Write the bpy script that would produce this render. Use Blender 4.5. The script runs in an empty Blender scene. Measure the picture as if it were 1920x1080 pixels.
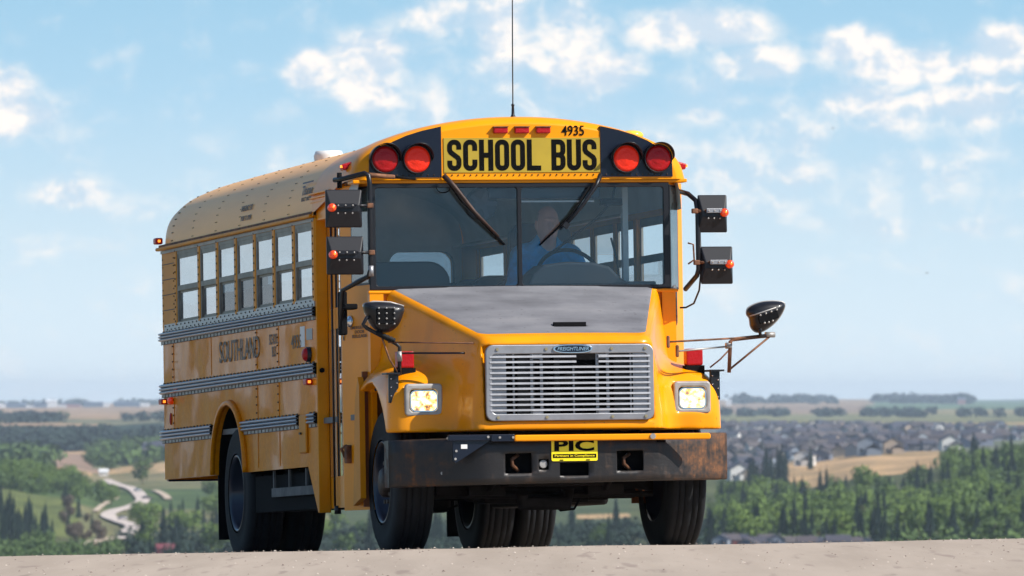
import bpy, bmesh, math, random
import numpy as np
from mathutils import Vector, Matrix, Euler
random.seed(7); np.random.seed(7)
sc = bpy.context.scene
COL = sc.collection
R = math.radians

# ---------------------------------------------------------------- camera, sky, sun, exposure
F_PX = 16600.0                       # focal length in pixels of a 1920 wide frame
CAM = Vector((-0.438, -61.6, 1.046))
PITCH = math.atan(210 / F_PX)
cam = bpy.data.cameras.new('camera'); cam_o = bpy.data.objects.new('camera', cam); COL.objects.link(cam_o)
cam.sensor_width = 36; cam.lens = 36 * F_PX / 1920
cam.clip_start = 1; cam.clip_end = 120000
cam_o.location = CAM; cam_o.rotation_euler = (R(90) + PITCH, 0, 0)
cam.dof.use_dof = True; cam.dof.focus_distance = 62.5; cam.dof.aperture_fstop = 11
sc.camera = cam_o
sc.view_settings.view_transform = 'Standard'; sc.view_settings.look = 'None'
sc.view_settings.gamma = 1; sc.view_settings.exposure = 0.48

SUN = Vector((1.0, -0.42, 0.95)).normalized()
SUN_EL = math.asin(SUN.z); SUN_AZ = math.atan2(SUN.x, SUN.y)
sun = bpy.data.lights.new('sun', 'SUN'); sun.energy = 5.0; sun.angle = R(0.5); sun.color = (1.0, 0.955, 0.88)
sun_o = bpy.data.objects.new('sun', sun); COL.objects.link(sun_o)
sun_o.rotation_euler = (-SUN).to_track_quat('-Z', 'Y').to_euler()

world = bpy.data.worlds.new('World'); sc.world = world; world.use_nodes = True

class NT:
    """tiny helper to write node trees"""
    def __init__(s, tree): s.t = tree; s.n = tree.nodes; s.l = tree.links
    def add(s, typ, **kw):
        n = s.n.new(typ)
        for k, v in kw.items(): setattr(n, k, v)
        return n
    def put(s, sock, v):
        if isinstance(v, bpy.types.NodeSocket): s.l.new(v, sock)
        elif v is not None: sock.default_value = v
    def math(s, op, a, b=None, c=None, clamp=False):
        n = s.add('ShaderNodeMath', operation=op, use_clamp=clamp)
        s.put(n.inputs[0], a); s.put(n.inputs[1], b); s.put(n.inputs[2], c)
        return n.outputs[0]
    def mix(s, f, a, b, typ='MIX'):
        n = s.add('ShaderNodeMix', data_type='RGBA', blend_type=typ)
        s.put(n.inputs[0], f)
        s.put(n.inputs[6], a if isinstance(a, bpy.types.NodeSocket) else (*a, 1)[:4])
        s.put(n.inputs[7], b if isinstance(b, bpy.types.NodeSocket) else (*b, 1)[:4])
        return n.outputs[2]
    def ss(s, v, lo, hi, a=0.0, b=1.0):
        n = s.add('ShaderNodeMapRange', interpolation_type='SMOOTHSTEP')
        s.put(n.inputs[0], v); s.put(n.inputs[1], lo); s.put(n.inputs[2], hi); s.put(n.inputs[3], a); s.put(n.inputs[4], b)
        return n.outputs[0]
    def noise(s, vec, scale, detail=4, rough=0.55, w=None):
        n = s.add('ShaderNodeTexNoise')
        s.put(n.inputs['Vector'], vec); s.put(n.inputs['Scale'], scale)
        s.put(n.inputs['Detail'], detail); s.put(n.inputs['Roughness'], rough)
        return n.outputs[0]
    def vmap(s, vec, scale=(1, 1, 1), loc=(0, 0, 0)):
        n = s.add('ShaderNodeMapping'); s.put(n.inputs['Vector'], vec)
        n.inputs['Scale'].default_value = scale; n.inputs['Location'].default_value = loc
        return n.outputs[0]
    def xyz(s, vec):
        n = s.add('ShaderNodeSeparateXYZ'); s.put(n.inputs[0], vec); return n.outputs
    def comb(s, x, y, z=0.0):
        n = s.add('ShaderNodeCombineXYZ'); s.put(n.inputs[0], x); s.put(n.inputs[1], y); s.put(n.inputs[2], z)
        return n.outputs[0]
    def ramp(s, v, stops):
        n = s.add('ShaderNodeValToRGB'); s.put(n.inputs[0], v)
        e = n.color_ramp.elements
        while len(e) < len(stops): e.new(0.5)
        for k, (p, c) in zip(e, stops): k.position = p; k.color = (*c, 1)
        return n.outputs[0]

def build_world():
    w = NT(world.node_tree); w.n.clear()
    out = w.add('ShaderNodeOutputWorld'); bg = w.add('ShaderNodeBackground')
    sky = w.add('ShaderNodeTexSky', sky_type='NISHITA', sun_disc=False)
    sky.sun_elevation = SUN_EL; sky.sun_rotation = SUN_AZ
    sky.air_density = 1.0; sky.dust_density = 0.6; sky.ozone_density = 2.0; sky.altitude = 1000
    d = w.add('ShaderNodeTexCoord').outputs['Generated']
    x, y, z = w.xyz(d)
    u = w.math('ARCTAN2', x, y)
    el = w.math('ARCSINE', z)
    # angles in units of one thousand "frame pixels" (16.6 units to the radian)
    U = w.math('MULTIPLY_ADD', u, 16.6, 0.96)
    V = w.math('MULTIPLY_ADD', el, -16.6, 0.75)
    uv = w.comb(U, V, 0)
    # clear air near the horizon: paler and hazier low down, bluer above
    tint = w.ramp(w.math('MULTIPLY', el, 16.6 / 1.6, clamp=True),
                  [(0.0, (0.70, 0.80, 0.86)), (0.20, (0.54, 0.69, 0.79)), (0.36, (0.38, 0.59, 0.75)), (0.52, (0.29, 0.52, 0.70)), (1.0, (0.18, 0.40, 0.64))])
    tint = w.mix(1.0, tint, (8.6, 8.6, 8.6), 'MULTIPLY')
    high = w.ss(el, 0.10, 0.5)
    clear = w.mix(high, tint, sky.outputs[0])
    puffs = [(0.0, .215, .105, .05, 1.1), (.02, .165, .05, .045, 1), (.145, .365, .10, .036, .72), (.20, .385, .13, .035, .5),
             (.58, .130, .055, .045, 1.05), (.69, .105, .08, .055, 1), (.69, .165, .07, .06, .9), (.71, .215, .06, .04, .55), (.86, .035, .13, .05, .75),
             (.95, .075, .07, .09, .85), (1.07, .06, .09, .075, .8), (1.10, .135, .11, .05, .95), (.90, .21, .19, .05, .62), (1.06, .20, .13, .055, .62),
             (1.31, .055, .14, .042, 1.1), (1.25, .065, .06, .035, .8), (1.60, .085, .075, .042, 1.05), (1.75, .125, .19, .04, 1.05), (1.88, .085, .08, .045, 1),
             (1.42, .12, .12, .045, .72), (1.33, .19, .12, .06, .6), (1.62, .19, .11, .04, .8), (1.81, .195, .12, .06, .95), (1.70, .235, .13, .035, .6),
             (1.48, .25, .09, .09, .55), (1.32, .215, .06, .022, .85), (1.43, .385, .10, .028, .6), (1.85, .28, .11, .04, .5), (1.86, .43, .10, .025, .5),
             (1.45, .33, .14, .05, .62), (1.72, .32, .12, .045, .6), (1.22, .28, .12, .05, .55), (1.60, .43, .16, .03, .5), (1.33, .47, .10, .025, .45), (.84, .28, .08, .04, .5), (1.0, .15, .12, .06, .55), (.56, .30, .09, .045, .5), (.10, .46, .13, .025, .4), (1.65, .34, .27, .06, .42), (1.5, .52, .12, .03, .3), (.85, .13, .2, .1, .5), (1.3, .3, .3, .08, .35)]
    acc = None
    for cx, cy, rx, ry, s in puffs:
        m = w.vmap(uv, (1 / rx, 1 / ry, 1), (-cx / rx, -cy / ry, 0))
        ln = w.add('ShaderNodeVectorMath', operation='LENGTH'); w.put(ln.inputs[0], m)
        f = w.ss(ln.outputs['Value'], 0.25, 1.75, s * 1.08, 0.0)
        acc = f if acc is None else w.math('SMOOTH_MAX', acc, f, 0.25)
    warp = w.add('ShaderNodeVectorMath', operation='MULTIPLY_ADD')
    nz = w.add('ShaderNodeTexNoise'); w.put(nz.inputs['Vector'], uv); nz.inputs['Scale'].default_value = 9; nz.inputs['Detail'].default_value = 3
    w.l.new(nz.outputs[1], warp.inputs[0]); warp.inputs[1].default_value = (.06, .05, 0); w.put(warp.inputs[2], uv)
    n1 = w.noise(w.vmap(warp.outputs[0], (1, 1.3, 1)), 8.5, 9, .60)
    n2 = w.noise(w.vmap(warp.outputs[0], (1, 1.3, 1), (0.022, -0.036, 0)), 8.5, 9, .60)
    n3 = w.noise(w.vmap(uv, (.5, 1.6, 1)), 3.2, 5, .6)
    dens = w.math('MULTIPLY_ADD', w.math('SUBTRACT', n1, 0.5), 1.9, acc)
    dens = w.math('MULTIPLY_ADD', w.math('SUBTRACT', n3, 0.5), 0.7, dens)
    near = w.ss(dens, 0.26, 1.10)
    thin = w.ss(dens, 0.10, 0.95, 0, .55)
    near = w.math('MAXIMUM', near, thin)
    # clouds for the rest of the sky dome
    nd = w.noise(w.vmap(d, (1, 1, 2.6)), 2.6, 8, .6)
    far = w.ss(nd, 0.56, 0.72, 0, .45)
    sel = w.ss(el, 0.07, 0.14)
    cover = w.math('ADD', w.math('MULTIPLY', near, w.math('SUBTRACT', 1.0, sel)), w.math('MULTIPLY', far, sel))
    lit = w.ss(w.math('SUBTRACT', n1, n2), -0.09, 0.11)
    shade = w.mix(lit, (0.53, 0.63, 0.73), (0.89, 0.835, 0.79))
    shade = w.mix(1.0, shade, (8.9, 8.9, 8.9), 'MULTIPLY')
    col = w.mix(cover, clear, shade)
    w.put(bg.inputs[0], col); bg.inputs[1].default_value = 0.10
    w.l.new(bg.outputs[0], out.inputs[0])
build_world()

# ---------------------------------------------------------------- tagging
def tag(o, label=None, cat=None, group=None, kind=None):
    if label: o['label'] = label
    if cat: o['category'] = cat
    if group: o['group'] = group
    if kind: o['kind'] = kind
    return o
def link(o, parent=None):
    COL.objects.link(o)
    if parent is not None: o.parent = parent
    return o
def empty(name, loc=(0, 0, 0), rz=0):
    o = bpy.data.objects.new(name, None); o.empty_display_size = .2
    o.location = loc; o.rotation_euler = (0, 0, rz); return link(o)

# ---------------------------------------------------------------- materials
def mat(name, color, rough=.5, metal=0, coat=0, emit=None, es=0, bump=0, bscale=20, var=0, vscale=5, spec=.5, stretch=(1, 1, 1)):
    m = bpy.data.materials.new(name); m.use_nodes = True
    t = NT(m.node_tree); b = t.n['Principled BSDF']
    b.inputs['Base Color'].default_value = (*color, 1); b.inputs['Roughness'].default_value = rough
    b.inputs['Metallic'].default_value = metal; b.inputs['Coat Weight'].default_value = coat
    b.inputs['Coat Roughness'].default_value = .05
    b.inputs['Specular IOR Level'].default_value = spec
    if emit: b.inputs['Emission Color'].default_value = (*emit, 1); b.inputs['Emission Strength'].default_value = es
    if var or bump:
        co = t.add('ShaderNodeTexCoord').outputs['Object']; co = t.vmap(co, stretch)
    if var:
        n = t.noise(co, vscale, 6, .6)
        f = t.ss(n, .3, .7)
        c = t.mix(f, tuple(v * (1 - var) for v in color), tuple(min(1, v * (1 + var)) for v in color))
        t.put(b.inputs['Base Color'], c)
    if bump:
        n = t.noise(co, bscale, 5, .6)
        bp = t.add('ShaderNodeBump'); bp.inputs['Strength'].default_value = bump; bp.inputs['Distance'].default_value = .01
        t.put(bp.inputs['Height'], n); t.put(b.inputs['Normal'], bp.outputs[0])
    return m
HAZE_D = 3.2e-5
YEL = (0.85, 0.292, 0.0)
M = {}
M['yellow'] = mat('yellow_paint', YEL, .36, coat=.12, spec=.2, var=.06, vscale=2.2, bump=.05, bscale=3)
M['yellow_dull'] = mat('weathered_yellow_paint', (0.66, 0.245, 0.0), .5, coat=.05, spec=.2, var=.10, vscale=3)
M['black'] = mat('black_plastic', (0.009, 0.009, 0.012), .4, coat=.12, spec=.35)
M['blackmatte'] = mat('black_matte', (0.006, 0.006, 0.007), .85, spec=.1)
M['rubber'] = mat('rubber', (0.006, 0.007, 0.009), .75, spec=.3, bump=.2, bscale=60, var=.25, vscale=8)
M['navy'] = mat('dark_panel', (0.006, 0.008, 0.018), .3, coat=.25, spec=.3, bump=.06, bscale=6)
M['steel'] = mat('steel', (0.31, 0.31, 0.325), .45, .7, bump=.15, bscale=14, var=.12)
M['dullsteel'] = mat('dull_aluminium', (0.36, 0.34, 0.32), .5, .5, var=.2, vscale=6)
M['chrome'] = mat('chrome', (0.7, 0.7, 0.72), .12, 1)
M['rim'] = mat('dark_rim', (0.014, 0.02, 0.038), .35, .3, coat=.3)
M['rusty'] = mat('rusty_steel', (0.16, 0.07, 0.035), .7, .3, var=.6, vscale=14)
M['chassis'] = mat('chassis', (0.012, 0.010, 0.010), .8, spec=.2, var=.5, vscale=8)
M['liner'] = mat('interior_liner', (0.60, 0.63, 0.64), .5, var=.08)
M['seatvinyl'] = mat('seat_vinyl', (0.018, 0.022, 0.045), .45)
M['dash'] = mat('dashboard', (0.045, 0.05, 0.06), .6)
M['shirt'] = mat('blue_shirt', (0.03, 0.36, 0.75), .8, var=.25, vscale=12)
M['skin'] = mat('skin', (0.72, 0.38, 0.31), .5, var=.1, vscale=14)
M['hair'] = mat('grey_hair', (0.30, 0.26, 0.24), .8)
M['trouser'] = mat('trousers', (0.02, 0.02, 0.03), .8)
M['red'] = mat('red_lens', (0.36, 0.003, 0.006), .35, coat=.15, spec=.3, emit=(.6, .005, .003), es=.02, bump=.5, bscale=50)
M['amber'] = mat('amber_lens', (0.75, 0.06, 0.004), .15, coat=1, emit=(1, .05, .002), es=.15, bump=.5, bscale=50)
M['amberlit'] = mat('lit_amber_bulb', (0.9, 0.2, 0.01), .3, emit=(1, .30, .03), es=1.2)
M['headlit'] = None
M['white'] = mat('white_plastic', (0.72, 0.70, 0.68), .45)
M['rivet'] = mat('dark_rivet', (0.05, 0.027, 0.012), .5, .5)
M['lettering'] = mat('black_lettering', (0.004, 0.004, 0.004), .85, spec=.08)
M['fadedletter'] = mat('faded_lettering', (0.105, 0.062, 0.034), .5)
M['signyellow'] = mat('reflective_yellow', (0.40, 0.275, 0.015), .5, var=.08, vscale=4)
M['winframe'] = mat('window_aluminium', (.24, .22, .19), .5, .4, var=.2, vscale=6)
M['brown'] = mat('weathered_arm', (.055, .026, .018), .6, .2, var=.5, vscale=12)
M['plateyellow'] = mat('plate_yellow', (0.90, 0.72, 0.01), .35, emit=None)
M['platebrass'] = mat('screw', (0.6, 0.45, 0.25), .3, .9)

def m_headlight():
    m = bpy.data.materials.new('lit_headlight'); m.use_nodes = True; t = NT(m.node_tree); b = t.n['Principled BSDF']
    co = t.add('ShaderNodeTexCoord').outputs['Object']
    n = t.noise(co, 26, 3, .6)
    c = t.ramp(n, [(.30, (.40, .14, .03)), (.43, (1, .42, .09)), (.54, (1, .68, .26)), (.68, (1, .88, .55))])
    b.inputs['Base Color'].default_value = (.25, .2, .15, 1); b.inputs['Roughness'].default_value = .2; b.inputs['Coat Weight'].default_value = .3
    t.put(b.inputs['Emission Color'], c)
    t.put(b.inputs['Emission Strength'], t.ss(n, .30, .52, .5, 2.6)); return m
M['headlit'] = m_headlight()

def m_glass(name, tint, base=.06, top=.6, rough=.015, refl=(1, 1, 1), dirt=0.0):
    m = bpy.data.materials.new(name); m.use_nodes = True; t = NT(m.node_tree); t.n.clear()
    o = t.add('ShaderNodeOutputMaterial'); tr = t.add('ShaderNodeBsdfTransparent'); gl = t.add('ShaderNodeBsdfGlossy'); mx = t.add('ShaderNodeMixShader')
    tr.inputs[0].default_value = (*tint, 1); gl.inputs['Roughness'].default_value = rough; gl.inputs[0].default_value = (*refl, 1)
    fr = t.add('ShaderNodeFresnel'); fr.inputs[0].default_value = 1.5
    f = t.math('MULTIPLY_ADD', fr.outputs[0], top, base, clamp=True)
    t.put(mx.inputs[0], f); t.l.new(tr.outputs[0], mx.inputs[1]); t.l.new(gl.outputs[0], mx.inputs[2])
    last = mx
    if dirt:
        df = t.add('ShaderNodeBsdfDiffuse'); df.inputs[0].default_value = (.42, .45, .48, 1)
        m2 = t.add('ShaderNodeMixShader'); co = t.add('ShaderNodeTexCoord').outputs['Object']
        n = t.noise(t.vmap(co, (2, 2, 6)), 1.5, 5, .6)
        t.put(m2.inputs[0], t.ss(n, .3, .75, dirt * .4, dirt)); t.l.new(mx.outputs[0], m2.inputs[1]); t.l.new(df.outputs[0], m2.inputs[2]); last = m2
    t.l.new(last.outputs[0], o.inputs[0]); return m
M['windscreen'] = m_glass('windscreen_glass', (.93, .97, .99), .008, .75, dirt=.012)
M['sideglass'] = m_glass('side_glass', (.46, .52, .56), .05, .62, dirt=.10)
M['clearglass'] = m_glass('clear_side_glass', (.96, .98, .98), .03, .5)
M['tealglass'] = m_glass('corner_glass', (.35, .70, .66), .08, 1.3, dirt=.08)
M['doorglass'] = m_glass('door_glass', (.75, .80, .80), .48, 1.3, .03, dirt=.06)

def m_side():
    """wavy panel paint of the body side: the sheet metal buckles gently between the ribs"""
    m = bpy.data.materials.new('side_paint'); m.use_nodes = True; t = NT(m.node_tree); b = t.n['Principled BSDF']
    co = t.add('ShaderNodeTexCoord').outputs['Object']
    n0 = t.noise(t.vmap(co, (1, 2.6, .8)), 1.0, 3, .5)
    fine = t.noise(co, 30, 4, .6)
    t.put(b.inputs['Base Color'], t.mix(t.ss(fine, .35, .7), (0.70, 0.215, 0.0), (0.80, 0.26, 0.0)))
    b.inputs['Roughness'].default_value = .42; b.inputs['Specular IOR Level'].default_value = .06; b.inputs['Coat Weight'].default_value = .26; b.inputs['Coat Roughness'].default_value = .08
    wv = t.noise(t.vmap(co, (1, 1.7, 1.25)), 1.0, 1.5, .5)
    bp = t.add('ShaderNodeBump'); bp.inputs['Strength'].default_value = .8; bp.inputs['Distance'].default_value = .07
    t.put(bp.inputs['Height'], wv)
    for k in ('Normal', 'Coat Normal'): t.put(b.inputs[k], bp.outputs[0])
    return m
M['side'] = m_side()
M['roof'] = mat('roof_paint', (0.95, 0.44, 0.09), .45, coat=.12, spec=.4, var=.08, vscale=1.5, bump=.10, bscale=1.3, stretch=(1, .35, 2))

def m_hood():
    m = bpy.data.materials.new('hood_paint'); m.use_nodes = True; t = NT(m.node_tree); b = t.n['Principled BSDF']
    co = t.add('ShaderNodeTexCoord').outputs['Object']; x, y, z = t.xyz(co)
    ax = t.math('ABSOLUTE', x)
    nrm = t.add('ShaderNodeNewGeometry').outputs['Normal']
    half = t.math('MULTIPLY_ADD', y, .30, .62 - .18 * .30 - .045)
    e1 = t.math('SUBTRACT', half, ax); e2 = t.math('SUBTRACT', y, .235)
    # rounded corner: combine both margins
    r = .06
    a1 = t.math('MAXIMUM', t.math('SUBTRACT', r, e1), 0.0); a2 = t.math('MAXIMUM', t.math('SUBTRACT', r, e2), 0.0)
    ln = t.math('SQRT', t.math('ADD', t.math('MULTIPLY', a1, a1), t.math('MULTIPLY', a2, a2)))
    zt = t.math('MULTIPLY_ADD', y, .305, 1.50 - .18 * .305 - .06)
    msk = t.math('MULTIPLY', t.ss(ln, r + .001, r - .001), t.math('GREATER_THAN', z, zt))
    n1 = t.noise(t.vmap(co, (1.0, 3.5, 1)), 1.6, 7, .6); n2 = t.noise(t.vmap(co, (1, 1, 1)), 2.2, 6, .6)
    spots = t.noise(co, 34, 2, .5)
    grey = t.ramp(t.math('MULTIPLY_ADD', n2, .5, t.math('MULTIPLY', n1, .5)), [(.34, (.105, .105, .115)), (.47, (.150, .150, .164)), (.55, (.178, .178, .192)), (.68, (.225, .22, .23))])
    grey = t.mix(t.ss(spots, .68, .74, 0, .6), grey, (.03, .025, .025))
    fin = t.noise(co, 3, 4, .5)
    yl = t.mix(t.ss(fin, .3, .7), (0.80, 0.265, 0.0), (0.88, 0.312, 0.0))
    chips = t.ss(t.noise(co, 55, 2, .5), .70, .76, 0, .6); film = t.ss(t.noise(t.vmap(co, (2, 2, .7)), 2.2, 6, .65), .45, .75, 0, .22)
    yl = t.mix(film, yl, (.38, .17, .03)); yl = t.mix(chips, yl, (.12, .05, .015))
    t.put(b.inputs['Base Color'], t.mix(msk, yl, grey))
    t.put(b.inputs['Roughness'], t.math('MULTIPLY_ADD', msk, .28, .30))
    b.inputs['Specular IOR Level'].default_value = .2; t.put(b.inputs['Coat Weight'], t.math('MULTIPLY_ADD', msk, -.24, .24)); b.inputs['Coat Roughness'].default_value = .05
    return m
M['hood'] = m_hood()

def m_bumper():
    m = bpy.data.materials.new('rusty_bumper'); m.use_nodes = True; t = NT(m.node_tree); b = t.n['Principled BSDF']
    co = t.add('ShaderNodeTexCoord').outputs['Object']; x, y, z = t.xyz(co)
    n = t.noise(t.vmap(co, (1, 1, 1.5)), 5, 9, .68); s = t.noise(t.vmap(co, (3, 3, .6)), 6, 6, .6)
    end = t.ss(t.math('ABSOLUTE', x), .45, 1.15, -.095, .015); end = t.math('MULTIPLY_ADD', x, .035, end)
    v = t.math('ADD', t.math('MULTIPLY_ADD', s, .35, t.math('MULTIPLY', n, .65)), end)
    c = t.ramp(v, [(.42, (.014, .012, .012)), (.50, (.032, .021, .016)), (.56, (.085, .040, .020)), (.64, (.19, .080, .032)), (.72, (.11, .075, .06))])
    t.put(b.inputs['Base Color'], c); t.put(b.inputs['Roughness'], t.ss(v, .42, .6, .42, .8)); b.inputs['Metallic'].default_value = .15
    bp = t.add('ShaderNodeBump'); bp.inputs['Strength'].default_value = .5; bp.inputs['Distance'].default_value = .01
    t.put(bp.inputs['Height'], n); t.put(b.inputs['Normal'], bp.outputs[0]); return m
M['bumper'] = m_bumper()

# ---------------------------------------------------------------- mesh building
class G:
    def __init__(s): s.v = []; s.f = []; s.m = []; s.sm = []
    def add(s, vs, fs, mi=0, smooth=False):
        o = len(s.v); s.v += [tuple(v) for v in vs]
        for f in fs: s.f.append([i + o for i in f]); s.m.append(mi); s.sm.append(smooth)
        return s
    def box(s, c, d, mi=0, rot=None):
        hx, hy, hz = d[0] / 2, d[1] / 2, d[2] / 2
        vs = [Vector((x, y, z)) for x in (-hx, hx) for y in (-hy, hy) for z in (-hz, hz)]
        if rot is not None:
            r = Euler(rot).to_matrix(); vs = [r @ v for v in vs]
        c = Vector(c); vs = [v + c for v in vs]
        return s.add(vs, [(0, 1, 3, 2), (4, 6, 7, 5), (0, 4, 5, 1), (2, 3, 7, 6), (0, 2, 6, 4), (1, 5, 7, 3)], mi)
    def b2(s, a, b, mi=0):
        return s.box([(p + q) / 2 for p, q in zip(a, b)], [abs(q - p) for p, q in zip(a, b)], mi)
    def tube(s, pts, r, n=10, mi=0, caps=True):
        pts = [Vector(p) for p in pts]; rs = r if isinstance(r, (list, tuple)) else [r] * len(pts)
        vs = []; fs = []; prev = None
        for i, p in enumerate(pts):
            t = (pts[min(i + 1, len(pts) - 1)] - pts[max(i - 1, 0)]).normalized()
            if prev is None:
                a = Vector((0, 0, 1)) if abs(t.z) < .9 else Vector((1, 0, 0)); u = t.cross(a).normalized()
            else: u = (prev - t * prev.dot(t)).normalized()
            prev = u; w = t.cross(u)
            for k in range(n):
                an = 2 * math.pi * k / n; vs.append(p + (u * math.cos(an) + w * math.sin(an)) * rs[i])
        for i in range(len(pts) - 1):
            for k in range(n):
                k2 = (k + 1) % n; fs.append((i * n + k, i * n + k2, (i + 1) * n + k2, (i + 1) * n + k))
        s.add(vs, fs, mi, True)
        if caps:
            s.add(vs[:n], [tuple(range(n))[::-1]], mi); s.add(vs[-n:], [tuple(range(n))], mi)
        return s
    def lathe(s, prof, c, axis, n=32, mi=0, smooth=True):
        """prof: (along axis, radius)"""
        axis = Vector(axis).normalized(); a = Vector((0, 0, 1)) if abs(axis.z) < .9 else Vector((1, 0, 0))
        u = axis.cross(a).normalized(); w = axis.cross(u); c = Vector(c); vs = []; fs = []
        for t, r in prof:
            for k in range(n):
                an = 2 * math.pi * k / n; vs.append(c + axis * t + (u * math.cos(an) + w * math.sin(an)) * r)
        for i in range(len(prof) - 1):
            for k in range(n):
                k2 = (k + 1) % n; fs.append((i * n + k, (i + 1) * n + k, (i + 1) * n + k2, i * n + k2))
        return s.add(vs, fs, mi, smooth)
    def prism(s, poly, axis, a, b, mi=0, smooth=False):
        """poly of 2D points in the plane across `axis` (0 x: (y,z); 1 y: (x,z); 2 z: (x,y)), between a and b"""
        def P(p, t):
            return {0: (t, p[0], p[1]), 1: (p[0], t, p[1]), 2: (p[0], p[1], t)}[axis]
        n = len(poly); vs = [P(p, a) for p in poly] + [P(p, b) for p in poly]
        s.add(vs, [tuple(range(n)), tuple(range(2 * n - 1, n - 1, -1))], mi)
        s.add(vs, [(i, i + n, (i + 1) % n + n, (i + 1) % n) for i in range(n)], mi, smooth); return s
    def sphere(s, c, r, n=10, m=7, mi=0, sc_=(1, 1, 1)):
        vs = []; fs = []; c = Vector(c)
        for i in range(m + 1):
            th = math.pi * i / m
            for k in range(n):
                ph = 2 * math.pi * k / n
                vs.append(c + Vector((math.sin(th) * math.cos(ph) * r * sc_[0], math.sin(th) * math.sin(ph) * r * sc_[1], math.cos(th) * r * sc_[2])))
        for i in range(m):
            for k in range(n):
                k2 = (k + 1) % n; fs.append((i * n + k, (i + 1) * n + k, (i + 1) * n + k2, i * n + k2))
        return s.add(vs, fs, mi, True)
    def mesh(s, name, mats):
        me = bpy.data.meshes.new(name); me.from_pydata(s.v, [], s.f)
        for m in (mats if isinstance(mats, (list, tuple)) else [mats]): me.materials.append(m)
        me.polygons.foreach_set('material_index', s.m); me.polygons.foreach_set('use_smooth', s.sm)
        bm = bmesh.new(); bm.from_mesh(me); bmesh.ops.remove_doubles(bm, verts=bm.verts, dist=1e-5)
        bmesh.ops.recalc_face_normals(bm, faces=bm.faces); bm.to_mesh(me); bm.free(); me.update(); return me
    def obj(s, name, mats, parent=None, bevel=0, solid=0, seg=2):
        o = bpy.data.objects.new(name, s.mesh(name, mats)); link(o, parent)
        if solid: md = o.modifiers.new('t', 'SOLIDIFY'); md.thickness = abs(solid); md.offset = -1 if solid > 0 else 1
        if bevel: md = o.modifiers.new('b', 'BEVEL'); md.width = bevel; md.segments = seg; md.limit_method = 'ANGLE'; md.angle_limit = R(40)
        return o

def holed(outer, holes, to3d, solid=0):
    """flat sheet with holes -> G"""
    bm = bmesh.new(); edges = []
    for loop in [outer] + holes:
        vs = [bm.verts.new((p[0], p[1], 0)) for p in loop]
        for i in range(len(vs)): edges.append(bm.edges.new((vs[i], vs[(i + 1) % len(vs)])))
    bmesh.ops.triangle_fill(bm, use_beauty=True, use_dissolve=False, edges=edges)
    bm.verts.index_update()
    g = G(); g.add([to3d(v.co.x, v.co.y) for v in bm.verts], [[v.index for v in f.verts] for f in bm.faces]); bm.free(); return g
def rrect(x0, z0, x1, z1, r, n=5):
    pts = []
    for cx, cz, a0 in ((x1 - r, z1 - r, 0), (x0 + r, z1 - r, 90), (x0 + r, z0 + r, 180), (x1 - r, z0 + r, 270)):
        for k in range(n + 1):
            a = R(a0 + 90 * k / n); pts.append((cx + r * math.cos(a), cz + r * math.sin(a)))
    return pts

def text_obj(name, body, m, parent, org, xd, yd, w, h, bold=.0, depth=.002, slant=0, spacing=1.0):
    cu = bpy.data.curves.new(name, 'FONT'); cu.body = body; cu.align_x = 'CENTER'; cu.offset = bold; cu.space_line = .85
    cu.space_character = spacing; cu.shear = slant; cu.resolution_u = 3
    tmp = bpy.data.objects.new(name, cu); COL.objects.link(tmp)
    dg = bpy.context.evaluated_depsgraph_get(); me = bpy.data.meshes.new_from_object(tmp.evaluated_get(dg))
    bpy.data.objects.remove(tmp); bpy.data.curves.remove(cu)
    me.polygons.foreach_set('use_smooth', [False] * len(me.polygons)); n = len(me.vertices); co = np.empty(n * 3); me.vertices.foreach_get('co', co); co = co.reshape(-1, 3)
    lo, hi = co.min(0), co.max(0); c = (lo + hi) / 2
    u = (co[:, 0] - c[0]) / (hi[0] - lo[0]) * w; v = (co[:, 1] - c[1]) / (hi[1] - lo[1]) * h
    xd, yd, org = np.array(xd, float), np.array(yd, float), np.array(org, float)
    out = org + u[:, None] * xd + v[:, None] * yd
    me.vertices.foreach_set('co', out.ravel()); me.materials.clear(); me.materials.append(m); me.update()
    o = bpy.data.objects.new(name, me); link(o, parent)
    md = o.modifiers.new('t', 'SOLIDIFY'); md.thickness = depth; md.offset = 0
    return o

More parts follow.
